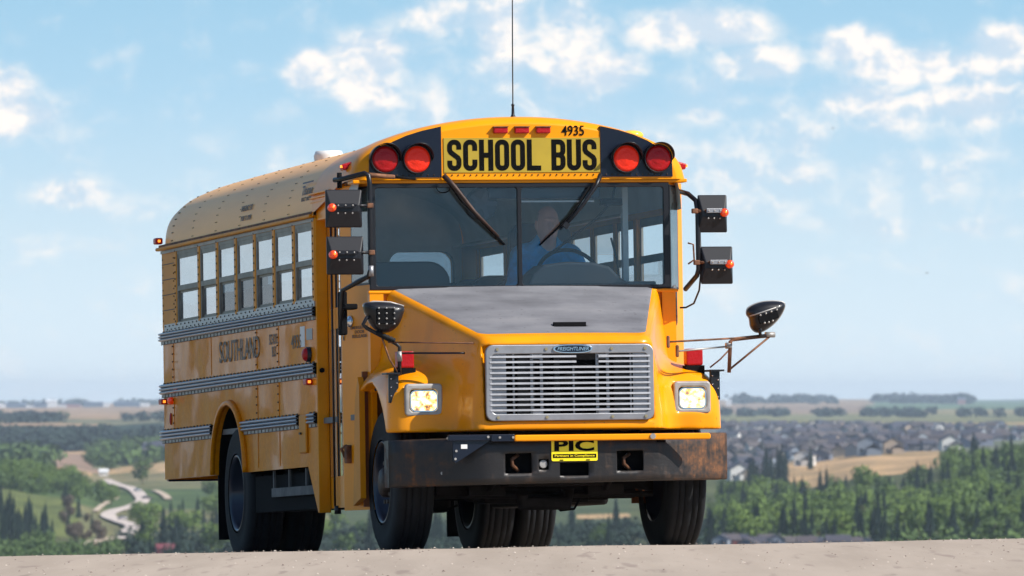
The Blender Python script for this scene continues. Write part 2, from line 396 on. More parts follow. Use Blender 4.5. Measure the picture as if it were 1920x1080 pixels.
def block_text(name, s, m, parent, x0, pitch, w, h, z0, y, t):
    """condensed bold capitals as flat strokes in the x-z plane"""
    a, b, r_ = t / 2, w - t / 2, .030; top, bot = h - t / 2, t / 2; mid = h / 2
    def arc(cx, cz, r, a0, a1, n=6): return [(cx + r * math.cos(R(a0 + (a1 - a0) * k / n)), cz + r * math.sin(R(a0 + (a1 - a0) * k / n))) for k in range(n + 1)]
    L = {
     'O': [(arc(b - r_, top - r_, r_, 0, 90) + arc(a + r_, top - r_, r_, 90, 180) + arc(a + r_, bot + r_, r_, 180, 270) + arc(b - r_, bot + r_, r_, 270, 360), True)],
     'C': [([(b, h * .64)] + arc(b - r_, top - r_, r_, 0, 90) + arc(a + r_, top - r_, r_, 90, 180) + arc(a + r_, bot + r_, r_, 180, 270) + arc(b - r_, bot + r_, r_, 270, 360) + [(b, h * .36)], False)],
     'S': [([(b, h * .68)] + arc(b - r_, top - r_, r_, 0, 90) + arc(a + r_, top - r_, r_, 90, 180) + [(a, h * .66), (a + .008, h * .59), (b - .008, h * .42), (b, h * .35)] + arc(b - r_, bot + r_, r_, 360, 270) + arc(a + r_, bot + r_, r_, 270, 180) + [(a, h * .33)], False)],
     'H': [([(a, 0), (a, h)], False), ([(b, 0), (b, h)], False), ([(a + t / 2, mid), (b - t / 2, mid)], False)],
     'L': [([(a, h), (a, 0)], False), ([(a + t / 2, bot), (w, bot)], False)],
     'U': [([(a, h)] + arc(a + r_, bot + r_, r_, 180, 270) + arc(b - r_, bot + r_, r_, 270, 360) + [(b, h)], False)],
     'B': [([(a, 0), (a, h)], False), ([(a + t / 2, top)] + arc(b - r_, top - r_, r_, 90, 0) + arc(b - r_, mid + r_, r_, 0, -90) + [(a + t / 2, mid)], False), ([(b - r_, mid)] + arc(b - r_, mid - r_, r_, 90, 0) + arc(b - r_, bot + r_, r_, 0, -90) + [(a + t / 2, bot)], False)],
    }
    g = G()
    for k, ch in enumerate(s):
        if ch == ' ': continue
        for li, (path, closed) in enumerate(L[ch]):
            P = [Vector(p) for p in path]; P = [p for i, p in enumerate(P) if i == 0 or (p - P[i - 1]).length > 1e-5]
            n = len(P); vs = []
            for i in range(n):
                d0 = (P[i] - P[i - 1]) if (i > 0 or closed) else (P[i + 1] - P[i]); d1 = (P[(i + 1) % n] - P[i]) if (i < n - 1 or closed) else d0
                if d0.length < 1e-6: d0 = d1
                if d1.length < 1e-6: d1 = d0
                d0, d1 = d0.normalized(), d1.normalized(); bi = (d0 + d1).normalized(); nn = Vector((-bi.y, bi.x)); kk = t / 2 / max(.5, nn.dot(Vector((-d0.y, d0.x))))
                for q in (-1, 1): v = P[i] + nn * kk * q; vs.append((x0 + k * pitch + v.x, y - li * .0004, z0 + v.y))
            g.add(vs, [(2 * i, 2 * i + 1, (2 * i + 3) % (2 * n), (2 * i + 2) % (2 * n)) for i in range(n if closed else n - 1)])
    return g.obj(name, m, parent)

def surfnet(f, lo, hi, h):
    xs = [np.arange(lo[i], hi[i] + h, h) for i in range(3)]
    X, Y, Z = np.meshgrid(*xs, indexing='ij'); V = f(X, Y, Z); del X, Y, Z
    nx, ny, nz = V.shape; ins = V < 0
    acc = np.zeros((nx - 1, ny - 1, nz - 1, 3)); cnt = np.zeros((nx - 1, ny - 1, nz - 1))
    sl = lambda o, k: slice(o, k - 1 + o)
    for ax in range(3):
        oth = [a for a in range(3) if a != ax]
        for a in (0, 1):
            for b in (0, 1):
                o0 = [0, 0, 0]; o0[oth[0]] = a; o0[oth[1]] = b; o1 = list(o0); o1[ax] = 1
                A = V[sl(o0[0], nx), sl(o0[1], ny), sl(o0[2], nz)]; B = V[sl(o1[0], nx), sl(o1[1], ny), sl(o1[2], nz)]
                c = (A < 0) != (B < 0); t = np.where(c, A / np.where(c, A - B, 1), 0)
                for k in range(3): acc[..., k] += np.where(c, (t if k == ax else o0[k]), 0)
                cnt += c
    m = cnt > 0; idx = -np.ones(m.shape, int); idx[m] = np.arange(m.sum())
    g = np.argwhere(m); P = acc[m] / cnt[m][:, None] + g
    P = np.array(lo) + P * h
    faces = []
    for ax in range(3):
        o = [a for a in range(3) if a != ax]
        sa = [slice(1, -1)] * 3; sa[ax] = slice(0, -1)
        sb = list(sa); sb[ax] = slice(1, None)
        A = ins[tuple(sa)]; B = ins[tuple(sb)]
        e = np.argwhere(A != B); flip = A[tuple(e.T)]
        base = e.copy(); base[:, o[0]] += 1; base[:, o[1]] += 1
        q = []
        for da, db in ((0, 0), (1, 0), (1, 1), (0, 1)):
            c = base.copy(); c[:, o[0]] -= da; c[:, o[1]] -= db; q.append(idx[tuple(c.T)])
        q = np.stack(q, 1)
        if ax == 1: flip = ~flip
        q[flip] = q[flip][:, ::-1]; faces.append(q)
    Fs = np.concatenate(faces)
    return P, Fs[(Fs >= 0).all(1)]
def net_obj(name, f, lo, hi, h, m, parent, iters=1):
    P, Fs = surfnet(f, lo, hi, h)
    me = bpy.data.meshes.new(name); me.from_pydata(P.tolist(), [], Fs.tolist()); me.materials.append(m)
    bm = bmesh.new(); bm.from_mesh(me)
    for _ in range(iters): bmesh.ops.smooth_vert(bm, verts=bm.verts, factor=.5, use_axis_x=True, use_axis_y=True, use_axis_z=True)
    bmesh.ops.recalc_face_normals(bm, faces=bm.faces); bm.to_mesh(me); bm.free()
    me.polygons.foreach_set('use_smooth', [True] * len(me.polygons)); me.update()
    o = bpy.data.objects.new(name, me); return link(o, parent)
def smin(a, b, k):
    h = np.clip(.5 + .5 * (b - a) / k, 0, 1); return b * (1 - h) + a * h - k * h * (1 - h)
def smax(a, b, k): return -smin(-a, -b, k)
def capsule(X, Y, Z, a, b, ra, rb=None):
    rb = ra if rb is None else rb
    a = np.array(a, float); b = np.array(b, float); d = b - a; L = d @ d
    t = np.clip(((X - a[0]) * d[0] + (Y - a[1]) * d[1] + (Z - a[2]) * d[2]) / L, 0, 1)
    return np.sqrt((X - a[0] - t * d[0])**2 + (Y - a[1] - t * d[1])**2 + (Z - a[2] - t * d[2])**2) - (ra + (rb - ra) * t)
def ellips(X, Y, Z, c, r):
    k = np.sqrt(((X - c[0]) / r[0])**2 + ((Y - c[1]) / r[1])**2 + ((Z - c[2]) / r[2])**2); return (k - 1) * min(r)

# ---------------------------------------------------------------- the land: one sheet from the hilltop road to the horizon
CX, CY, CZ = CAM.x, CAM.y, CAM.z
KD = [300, 1000, 1600, 2200, 2600, 3000, 3400, 3800, 4200, 5000, 6500, 8000, 10000, 13000, 17000, 20000, 26000, 31000]
# how far below eye level (in frame pixels at this lens) the ground lies, per direction and distance
KC = {
 -1400: [1200, 1180, 1130, 1080, 1050, 985, 930, 890, 880, 860, 850, 800, 785, 776, 766, 761, 757, 756],
 0:     [1200, 1180, 1130, 1075, 1035, 990, 925, 898, 885, 862, 848, 800, 785, 776, 766, 761, 757, 756],
 100:   [1200, 1180, 1130, 1075, 1035, 998, 940, 905, 888, 868, 845, 800, 784, 775, 765, 760, 757, 756],
 200:   [1200, 1180, 1130, 1075, 1035, 1010, 962, 925, 903, 880, 838, 800, 784, 775, 765, 760, 757, 756],
 310:   [1200, 1180, 1130, 1075, 1038, 1004, 962, 925, 898, 868, 828, 795, 782, 774, 764, 759, 756, 755],
 600:   [1200, 1180, 1130, 1070, 1030, 995, 960, 925, 895, 862, 825, 795, 782, 772, 762, 757, 754, 753],
 1000:  [1200, 1180, 1130, 1060, 1020, 990, 960, 930, 895, 858, 822, 800, 784, 772, 762, 757, 752, 751],
 1350:  [1200, 1180, 1130, 1055, 1015, 985, 958, 932, 900, 850, 818, 800, 786, 774, 763, 757, 751, 750],
 1500:  [1200, 1180, 1130, 1055, 1012, 985, 945, 905, 868, 842, 816, 800, 786, 774, 762, 756, 750, 749],
 1650:  [1200, 1180, 1130, 1050, 1005, 975, 925, 880, 853, 838, 815, 800, 785, 773, 761, 755, 750, 749],
 1800:  [1200, 1180, 1130, 1045, 1000, 955, 900, 862, 850, 836, 815, 800, 785, 772, 761, 756, 751, 750],
 1920:  [1200, 1180, 1130, 1045, 1000, 948, 890, 856, 846, 834, 815, 800, 785, 773, 763, 758, 753, 752],
 3400:  [1200, 1180, 1130, 1045, 1000, 945, 885, 852, 844, 834, 815, 800, 785, 774, 764, 760, 756, 755],
}
_cx = np.array(sorted(KC)); _tab = np.array([KC[c] for c in _cx], float); _ld = np.log(np.array(KD, float))
def near_h(x, y):
    base = .062 + .017 * np.clip(x, -14, 14)
    k = .45; t = (y + 2.0) / k
    drop = -.026 * k * np.logaddexp(0, t)
    back = -.02 * 8 * np.logaddexp(0, -(y + 90) / 8)
    side = -.10 * (np.logaddexp(0, x - 9.5) + np.logaddexp(0, -x - 9.5))
    return base + drop + back + np.maximum(side, -6)
def height(x, y):
    x = np.asarray(x, float); y = np.asarray(y, float)
    dx, dy = x - CX, y - CY; d = np.maximum(np.hypot(dx, dy), 1)
    px = np.clip(960 + F_PX * np.arctan2(dx, dy), -1400, 3400)
    ld = np.clip(np.log(d), _ld[0], _ld[-1])
    i = np.clip(np.searchsorted(_cx, px) - 1, 0, len(_cx) - 2); u = (px - _cx[i]) / (_cx[i + 1] - _cx[i]); u = u * u * (3 - 2 * u)
    j = np.clip(np.searchsorted(_ld, ld) - 1, 0, len(_ld) - 2); v = (ld - _ld[j]) / (_ld[j + 1] - _ld[j])
    t = _tab
    py = (t[i, j] * (1 - u) + t[i + 1, j] * u) * (1 - v) + (t[i, j + 1] * (1 - u) + t[i + 1, j + 1] * u) * v
    far = CZ - (py - 750) / F_PX * d
    wob = 1.1 * np.sin(x / 83 + 1) * np.sin(y / 121) + .7 * np.sin(x / 37 + y / 59)
    far = far + wob * np.clip((d - 1500) / 1500, 0, 1) * np.where((px < 420) & (d < 4700), .22, 1.0)
    w = np.clip((d - 140) / 160, 0, 1); w = w * w * (3 - 2 * w)
    return near_h(x, y) * (1 - w) + far * w
def at(px, d):
    """ground point in a direction (frame pixel column at this lens) and distance"""
    a = (px - 960) / F_PX; x = CX + d * math.sin(a); y = CY + d * math.cos(a)
    return Vector((x, y, float(height(x, y))))
def seen(px, py, d0=2200, d1=30000):
    """first ground point on the line of sight through a pixel"""
    ds = np.geomspace(d0, d1, 3000); a = (px - 960) / F_PX
    x = CX + ds * math.sin(a); y = CY + ds * math.cos(a); z = height(x, y)
    k = np.argmax(z >= CZ - (py - 750) / F_PX * ds); return Vector((x[k], y[k], z[k])), ds[k]

def vnoise(x, y, s, seed=0):
    x = x / s; y = y / s; xi = np.floor(x).astype(int); yi = np.floor(y).astype(int); u = x - xi; v = y - yi
    def h(a, b):
        n = (a * 374761393 + b * 668265263 + seed * 1013) & 0x7fffffff; n = ((n ^ (n >> 13)) * 1274126177) & 0x7fffffff
        return ((n ^ (n >> 16)) & 0xffff) / 65535.
    u = u * u * (3 - 2 * u); v = v * v * (3 - 2 * v)
    return (h(xi, yi) * (1 - u) + h(xi + 1, yi) * u) * (1 - v) + (h(xi, yi + 1) * (1 - u) + h(xi + 1, yi + 1) * u) * v

def build_land():
    az = np.concatenate([np.linspace(-180, -12, 57)[:-1], np.linspace(-12, -3.7, 42)[:-1], np.linspace(-3.7, 3.7, 620), np.linspace(3.7, 12, 42)[1:], np.linspace(12, 180, 57)[1:]])
    az = np.radians(az)
    ds = np.concatenate([[1.5, 6, 14, 24, 34, 42], np.arange(47, 80, .5), np.geomspace(82, 2000, 60), np.geomspace(2020, 10000, 330), np.geomspace(10100, 31000, 90)])
    A, D = np.meshgrid(az, ds); X = CX + D * np.sin(A); Y = CY + D * np.cos(A)
    Z = height(X, Y)
    ny, nx = A.shape
    me = bpy.data.meshes.new('ground')
    V = np.stack([X, Y, Z], -1).reshape(-1, 3)
    i = np.arange(ny - 1)[:, None] * nx + np.arange(nx - 1)[None]
    Fq = np.stack([i, i + 1, i + nx + 1, i + nx], -1).reshape(-1, 4)
    me.from_pydata(V.tolist(), [], Fq.tolist()); me.polygons.foreach_set('use_smooth', [True] * len(Fq))
    # land cover: the colour of what grows or lies there
    P = 960 + F_PX * A; n1 = vnoise(X, Y * .45, 120, 1); n2 = vnoise(X, Y * .4, 45, 2); n3 = vnoise(X, Y * .25, 320, 3); n = n1 * .5 + n2 * .3 + n3 * .2
    C = np.zeros(A.shape + (3,)); C[:] = (.072, .085, .034)
    def put(m, c, k=1.0):
        k = np.clip(k, 0, 1) * m; C[:] = C * (1 - k[..., None]) + np.array(c) * k[..., None]
    tan, dry, lime, green, dark, pink = (.30, .20, .12), (.44, .29, .16), (.115, .135, .04), (.055, .095, .03), (.02, .04, .022), (.25, .17, .13)
    put(D < 1900, (.16, .15, .07), .9); put((D > 1900) & (D < 2900) & (P < 1340), (.075, .080, .036), 1)
    L = P < 620
    put(L & (D > 2900) & (D < 3500) & (P < 130 + n * 120), lime, 1)
    put(L & (D > 3000) & (D < 4200) & (P > 150), (.15, .145, .07), .5 + n)
    put(L & (D > 3480) & (D < 4300), green, (n > .45) * .9)
    put(L & (D > 4150) & (D < 6400), (.20, .17, .09), .9)
    put(L & (D > 4250 + n2 * 300) & (D < 5400) & (P > 90), dry, .35 + 1.1 * n1)
    put(L & (D > 4700) & (D < 6300) & (P > 95) & (P < 190), pink, .9)
    put(L & (D > 4300) & (D < 6400) & (P > 175), green, (n1 > .55) * .8)
    put(L & (D > 6000) & (D < 6450) & (P > 90) & (P < 190), dry, .8)
    put(L & (D > 4100) & (D < 6400) & (P < 90), green, .6 + .3 * n)
    put(L & (D > 6400) & (D < 8200), dark, 1)
    put(L & (D > 8200), tan, 1); put(L & (D > 8200), (.36, .25, .16), (n3 > .5) * .5)
    put(L & (D > 8200) & (D < 14000), (.10, .12, .06), (vnoise(X, Y * .2, 260, 9) > .62) * .8)
    Rr = P >= 1180
    put(Rr & (D > 3700) & (D < 4350) & (P > 1455) & (P < 1760), dry, .65 + .5 * n2)
    put(Rr & (D > 4300) & (D < 8400), (.14, .14, .13), 1); put(Rr & (D > 4300) & (D < 8400), (.10, .13, .06), (n2 > .6) * .7)
    put(Rr & (D > 6900) & (D < 8400) & (P > 1700), (.10, .16, .12), .8)
    put(Rr & (D > 8300), (.24, .20, .10), 1); put(Rr & (D > 8300) & (D < 9200), dry, (n3 > .45) * .5)
    put(Rr & (D > 8300) & (D < 12000), (.13, .15, .07), (vnoise(X, Y * .12, 420, 5) > .5) * .7)
    put(Rr & (D > 12500) & (D < 17500) & (P < 1640), pink, .8); put(Rr & (D > 14500) & (P > 1620), (.07, .15, .08), .85)
    put(Rr & (D > 17500) & (P < 1640), tan, .8)
    mid = (P >= 620) & (P < 1180) & (D > 2000)
    put(mid, (.06, .08, .035), 1); put(mid & (D > 2500) & (D < 3300) & (P > 1080), dry, (n1 > .56) * .8)
    at_ = me.color_attributes.new('cover', 'FLOAT_COLOR', 'POINT')
    at_.data.foreach_set('color', np.concatenate([C, np.ones(A.shape + (1,))], -1).reshape(-1))
    m = bpy.data.materials.new('land'); m.use_nodes = True; t = NT(m.node_tree); b = t.n['Principled BSDF']
    ca = t.add('ShaderNodeVertexColor', layer_name='cover').outputs[0]
    co = t.add('ShaderNodeTexCoord').outputs['Object']
    nn = t.noise(t.vmap(co, (1, .45, 1)), .035, 6, .65)
    t.put(b.inputs['Base Color'], t.mix(1.0, ca, t.mix(t.ss(nn, .3, .72), (.62, .66, .66), (1.35, 1.28, 1.2)), 'MULTIPLY'))
    b.inputs['Roughness'].default_value = .95; b.inputs['Specular IOR Level'].default_value = .1
    me.materials.append(m); me.update()
    o = link(bpy.data.objects.new('ground', me)); tag(o, kind='structure')
build_land()

# the paved hilltop the bus drives on, 4 mm above the ground
def build_road():
    xs = np.linspace(-8.5, 8.5, 60); ys = np.concatenate([np.arange(-85, -15, 1.0), np.arange(-15, 12, .35), np.arange(12, 130, 3)])
    X, Y = np.meshgrid(xs, ys); Z = height(X, Y) + .006 + .010 * (vnoise(X, Y, .9, 4) - .5) + .004 * (vnoise(X, Y, .25, 6) - .5)
    ny, nx = X.shape; i = np.arange(ny - 1)[:, None] * nx + np.arange(nx - 1)[None]
    me = bpy.data.meshes.new('road'); me.from_pydata(np.stack([X, Y, Z], -1).reshape(-1, 3).tolist(), [], np.stack([i, i + 1, i + nx + 1, i + nx], -1).reshape(-1, 4).tolist())
    me.polygons.foreach_set('use_smooth', [True] * len(me.polygons))
    m = bpy.data.materials.new('sun_bleached_asphalt'); m.use_nodes = True; t = NT(m.node_tree); b = t.n['Principled BSDF']
    co = t.add('ShaderNodeTexCoord').outputs['Object']
    a = t.noise(t.vmap(co, (1, .06, 1)), 2.2, 6, .6); g = t.noise(t.vmap(co, (1, .03, 1)), 26, 4, .65); bl = t.noise(t.vmap(co, (1, .07, 1)), 8, 2, .5)
    c = t.mix(t.ss(a, .3, .7), (.335, .272, .217), (.40, .328, .265)); c = t.mix(t.ss(g, .62, .75, 0, .45), c, (.20, .145, .11))
    c = t.mix(t.ss(bl, .60, .74, 0, .5), c, (.19, .14, .12)); c = t.mix(t.ss(g, .38, .25, 0, .5), c, (.46, .37, .31))
    t.put(b.inputs['Base Color'], c); b.inputs['Roughness'].default_value = .9; b.inputs['Specular IOR Level'].default_value = .2
    me.materials.append(m); me.update(); tag(link(bpy.data.objects.new('road', me)), kind='structure')
build_road()
def gravel():
    g = G(); rng = random.Random(3)
    for _ in range(800):
        x = rng.uniform(-4.6, 4.6); y = rng.uniform(-12, -.8) if rng.random() < .75 else rng.uniform(-3.2, -1.2); s = rng.uniform(.003, .009) * (1.6 if rng.random() < .06 else 1)
        z = float(height(x, y)) + .012
        vs = [(x + s * math.cos(a) * rng.uniform(.7, 1.2), y + s * math.sin(a) * rng.uniform(.7, 1.2), z) for a in (0, 1.26, 2.5, 3.77, 5.0)] + [(x, y, z + s * rng.uniform(.5, .9))]
        g.add(vs, [(k, (k + 1) % 5, 5) for k in range(5)], rng.choice((0, 1, 1)))
    tag(g.obj('gravel', [mat('pale_gravel', (.5, .43, .36), .9), mat('dark_gravel', (.16, .12, .10), .9)]), 'loose gravel scattered over the road surface in front of the bus', 'gravel', kind='stuff')
gravel()

# the valley road: a pale ribbon winding over the slopes, 4 mm.. a little proud of the land sheet
def ribbon(name, pts, width, m, sub=14, lift=.5):
    P = [seen(*p)[0] for p in pts]; out = []
    for i in range(len(P) - 1):
        p0, p1, p2, p3 = P[max(i - 1, 0)], P[i], P[i + 1], P[min(i + 2, len(P) - 1)]
        for k in range(sub):
            t = k / sub; out.append(.5 * ((2 * p1) + (p2 - p0) * t + (2 * p0 - 5 * p1 + 4 * p2 - p3) * t * t + (3 * p1 - p0 - 3 * p2 + p3) * t**3))
    out.append(P[-1]); g = G(); vs = []
    for i, p in enumerate(out):
        d = (out[min(i + 1, len(out) - 1)] - out[max(i - 1, 0)]); d.z = 0; d.normalize(); n = Vector((-d.y, d.x, 0))
        zs = [float(height(*(p + n * s * width / 2).xy)) for s in (-1, -.33, .33, 1)]; zt = max(zs)
        for s in (-1, 1): q = p + n * s * width / 2; q.z = zt + lift; vs.append(q)
    g.add(vs, [(2 * i, 2 * i + 1, 2 * i + 3, 2 * i + 2) for i in range(len(out) - 1)])
    return tag(g.obj(name, m, None, solid=.3), kind='structure')
M['paleroad'] = mat('pale_valley_road', (.50, .42, .37), .9, var=.12, vscale=.05)
M['dirt'] = mat('dirt_track', (.46, .36, .27), .95, var=.15, vscale=.05)
ribbon('valley_road', [(196, 902), (222, 912), (246, 918), (262, 930), (268, 941), (248, 952), (216, 960), (203, 970), (225, 980), (250, 990), (238, 1003), (236, 1014)], 5.6, M['paleroad'])
ribbon('path', [(125, 1036), (160, 1024), (205, 1012)], 4.5, M['dirt'])
ribbon('path', [(180, 962), (196, 948), (220, 935)], 2.2, M['dirt'])
ribbon('path', [(228, 853), (234, 858), (240, 863)], 9, M['dirt'])
ribbon('path', [(290, 922), (308, 930), (316, 938)], 3, M['dirt'])

# ---------------------------------------------------------------- vegetation
def leafmat(name, a, b):
    m = bpy.data.materials.new(name); m.use_nodes = True; t = NT(m.node_tree); p = t.n['Principled BSDF']
    co = t.add('ShaderNodeTexCoord').outputs['Object']; n = t.noise(co, .55, 4, .7); rnd = t.add('ShaderNodeObjectInfo').outputs['Random']
    f = t.math('ADD', t.ss(n, .3, .7, 0, .7), t.math('MULTIPLY', rnd, .3))
    t.put(p.inputs['Base Color'], t.mix(f, a, b)); p.inputs['Roughness'].default_value = .85; p.inputs['Specular IOR Level'].default_value = .15
    return m
M['spruce'] = leafmat('spruce_needles', (.010, .022, .020), (.020, .038, .028))
M['aspen'] = leafmat('spring_leaves', (.070, .120, .030), (.155, .220, .050))
M['aspen2'] = leafmat('olive_leaves', (.048, .085, .026), (.10, .15, .045))
M['bare'] = leafmat('budding_twigs', (.085, .066, .050), (.13, .10, .07))
M['farleaf'] = leafmat('far_leaves', (.016, .030, .026), (.030, .050, .034))
M['bark'] = mat('bark', (.10, .08, .06), .9)

def spruce_g(h, r, seed, g=None, o=(0, 0, 0), tiers=11, n=9):
    rng = random.Random(seed); g = g or G(); o = Vector(o)
    for t in range(tiers):
        f = t / (tiers - 1); z = h * (.08 + .88 * f); rr = r * (1 - f)**.85 * rng.uniform(.75, 1.15) + .12; dz = h * .13
        vs = [o + Vector((0, 0, z + dz))]
        for k in range(n * 2):
            a = math.pi * k / n + t; q = rr * (rng.uniform(.8, 1.2) if k % 2 == 0 else .45)
            vs.append(o + Vector((q * math.cos(a), q * math.sin(a), z - (dz * .25 if k % 2 == 0 else 0))))
        g.add(vs, [(0, 1 + k, 1 + (k + 1) % (n * 2)) for k in range(n * 2)])
    return g
def crown_g(h, w, seed, leaves=560, g=None, o=(0, 0, 0), size=.44):
    rng = random.Random(seed); g = g or G(); o = Vector(o)
    lobes = [(Vector((rng.uniform(-.5, .5) * w * .55, rng.uniform(-.5, .5) * w * .55, h * rng.uniform(.35, .82))), w * rng.uniform(.22, .36)) for _ in range(7)]
    lobes.append((Vector((0, 0, h * .62)), w * .36))
    vs = []; fs = []
    for i in range(leaves):
        c, r = rng.choice(lobes); d = Vector((rng.gauss(0, 1), rng.gauss(0, 1), rng.gauss(0, 1))).normalized()
        p = o + c + Vector((d.x, d.y, d.z * .95)) * r * rng.uniform(.7, 1.0)**.5
        u = d.orthogonal().normalized(); u.rotate(Matrix.Rotation(rng.uniform(0, 6.28), 3, d)); v = d.cross(u)
        u = u + d * rng.uniform(-.5, .5); v = v + d * rng.uniform(-.5, .5); s = size * rng.uniform(.6, 1.3); b = len(vs)
        vs += [p - u * s, p + v * s * .7, p + u * s, p - v * s * .7 + d * s * .3]; fs.append((b, b + 1, b + 2, b + 3))
    return g.add(vs, fs)
def trunk_g(h, r, limbs=4, seed=1):
    rng = random.Random(seed); g = G(); g.tube([(0, 0, -1), (0.1, 0, h * .35), (0, .1, h * .75)], [r, r * .7, r * .25], 6)
    for k in range(limbs):
        a = rng.uniform(0, 6.28); z = h * rng.uniform(.3, .55); q = h * .22
        g.tube([(0, 0, z), (math.cos(a) * q, math.sin(a) * q, z + q * .9)], [r * .4, r * .12], 5)
    return g
def tree_proto(kind, seed, m, h, w):
    tr = trunk_g(h, h * .022, 0 if kind == 'spruce' else 5, seed).mesh('trunk', M['bark'])
    cr = (spruce_g(h, w / 2, seed) if kind == 'spruce' else crown_g(h, w, seed)).mesh('crown', m)
    return tr, cr
PRO = {
 'spruce': [tree_proto('spruce', s, M['spruce'], 13, 4.4) for s in (1, 2, 3)],
 'aspen': [tree_proto('leafy', s, M['aspen'], 10, 8) for s in (4, 5, 6)],
 'olive': [tree_proto('leafy', s, M['aspen2'], 9, 8) for s in (7, 8)],
 'bare': [tree_proto('leafy', s, M['bare'], 8, 7) for s in (9,)],
}
NAMES = {'spruce': 'spruce_tree', 'aspen': 'aspen_tree', 'olive': 'leafy_tree', 'bare': 'budding_tree'}
def plant(kind, p, s, label, group=None, sink=.3):
    tr, cr = random.choice(PRO[kind]); e = empty(NAMES[kind], (p.x, p.y, p.z - sink), random.uniform(0, 6.28))
    e.scale = (s * random.uniform(.85, 1.15), s * random.uniform(.85, 1.15), s)
    for nm, me in (('trunk', tr), ('crown', cr)):
        o = bpy.data.objects.new(nm, me); link(o, e)
    tag(e, label, 'tree', group); return e
used = []
def scatter(kind, n, box, s, label, group, mind=0, ok=None):
    x0, x1, d0, d1 = box; k = tries = 0
    while k < n and tries < n * 30:
        tries += 1; px = random.uniform(x0, x1); d = random.uniform(d0, d1)
        if ok and not ok(px, d): continue
        p = at(px, d)
        if mind and any((p.x - q[0])**2 + (p.y - q[1])**2 < mind * mind for q in used): continue
        used.append((p.x, p.y)); plant(kind, p, random.uniform(*s), label, group); k += 1
# right hand valley side: spruces and spring aspens
patch = lambda px, d: vnoise(np.array(px * d / 16600.), np.array(d * .5), 55, 11)
def upper(px, d): return d < np.interp(px, [1345, 1460, 1500, 1660, 1740, 1800, 1960], [3520, 3520, 3430, 3340, 3480, 3740, 3760])
scatter('spruce', 165, (1345, 1960, 2350, 3850), (.55, 1.15), 'dark spruce rising among pale aspens on the slope to the right of the bus', 'spruces on the right valley slope', 4, lambda px, d: upper(px, d) and patch(px, d) > .42)
scatter('aspen', 185, (1345, 1960, 2350, 3950), (.75, 1.25), 'bright green spring tree on the wooded slope to the right of the bus', 'bright green trees on the right valley slope', 5, lambda px, d: upper(px, d) and patch(px, d) < .60)
scatter('olive', 70, (1345, 1960, 2350, 3900), (.8, 1.2), 'dull green broad tree on the wooded slope to the right of the bus', 'dull green trees on the right valley slope', 5, upper)
scatter('bare', 16, (1450, 1700, 2500, 3300), (.8, 1.1), 'grey-brown barely leafed tree among the green trees right of the bus', 'barely leafed trees right of the bus', 5)
# dark spruces in front of the first houses
for px, d, s in ((1405, 3790, 1.25), (1412, 3830, 1.3), (1420, 3800, 1.05), (1436, 3820, 1.45), (1446, 3800, 1.2), (1458, 3790, 1.4), (1465, 3740, 1.5), (1472, 3760, 1.25), (1519, 3990, .9)):
    plant('spruce', at(px, d), s, 'dark spruce standing just below the first houses of the suburb', 'dark spruces below the suburb')
# left hand: spruces at the bottom, one by one
for px, d, s in ((5, 2950, 1.3), (14, 2850, 1.5), (20, 2800, 1.75), (27, 2900, 1.4), (36, 2850, 1.1), (48, 2900, 1.2), (55, 2860, 1.5), (60, 2950, 1.2), (68, 2850, .9), (80, 2900, 1.0),
                 (86, 2870, 1.3), (99, 2820, .8), (2, 3150, 1.25), (124, 3350, 1.15), (148, 3250, .95), (173, 3120, .7), (129, 2990, .85), (40, 2750, 1.1), (8, 2700, 1.3), (33, 2720, 1.2)):
    plant('spruce', at(px, d), s * .72, 'dark spruce on the lime green slope at the bottom left', 'spruces at the bottom left')
plant('olive', at(268, 4080), 1.45, 'single round green tree between the winding road and the rear of the bus')
plant('olive', at(113, 9900), 1.1, 'left of two small dark trees alone on the far tan field', None)
plant('olive', at(127, 9900), .9, 'right of two small dark trees alone on the far tan field', None)
scatter('spruce', 55, (240, 640, 2450, 3300), (.5, .95), 'dark spruce in the wood below the rear of the bus', 'spruces below the rear of the bus', 4, lambda px, d: px > 250 + (d - 2450) * .05)
scatter('aspen', 50, (255, 640, 2500, 3700), (.7, 1.1), 'pale green tree in the wood below the rear of the bus', 'pale trees below the rear of the bus', 5, lambda px, d: px > 262 + max(0, 3300 - abs(d - 3300)) * .0 + (30 if d > 3300 else 0))
scatter('aspen', 60, (-40, 215, 3520, 4080), (.6, 1.0), 'fresh green tree on the hillside left of the winding road', 'green trees left of the winding road', 5, lambda px, d: d < 4100 - px * 1.9)
scatter('olive', 42, (-40, 190, 3480, 4300), (.6, 1.0), 'dull green tree on the hillside left of the winding road', 'dull green trees left of the winding road', 5, lambda px, d: d < 4200 - px * 2.4)
scatter('bare', 18, (110, 200, 2750, 3400), (.4, .7), 'low brownish shrub on the slope left of the winding road', 'brownish shrubs left of the road', 4)
scatter('olive', 26, (150, 300, 4900, 6300), (.7, 1.1), 'green tree in the belt above the dry tan slope', 'trees above the dry tan slope', 6)
scatter('olive', 12, (600, 1340, 2300, 2600), (.8, 1.1), 'dim tree in the valley seen beneath the bus', 'trees seen beneath the bus', 8)
scatter('spruce', 22, (600, 1340, 2250, 3000), (.8, 1.1), 'dim spruce in the valley seen beneath the bus', 'spruces seen beneath the bus', 8)

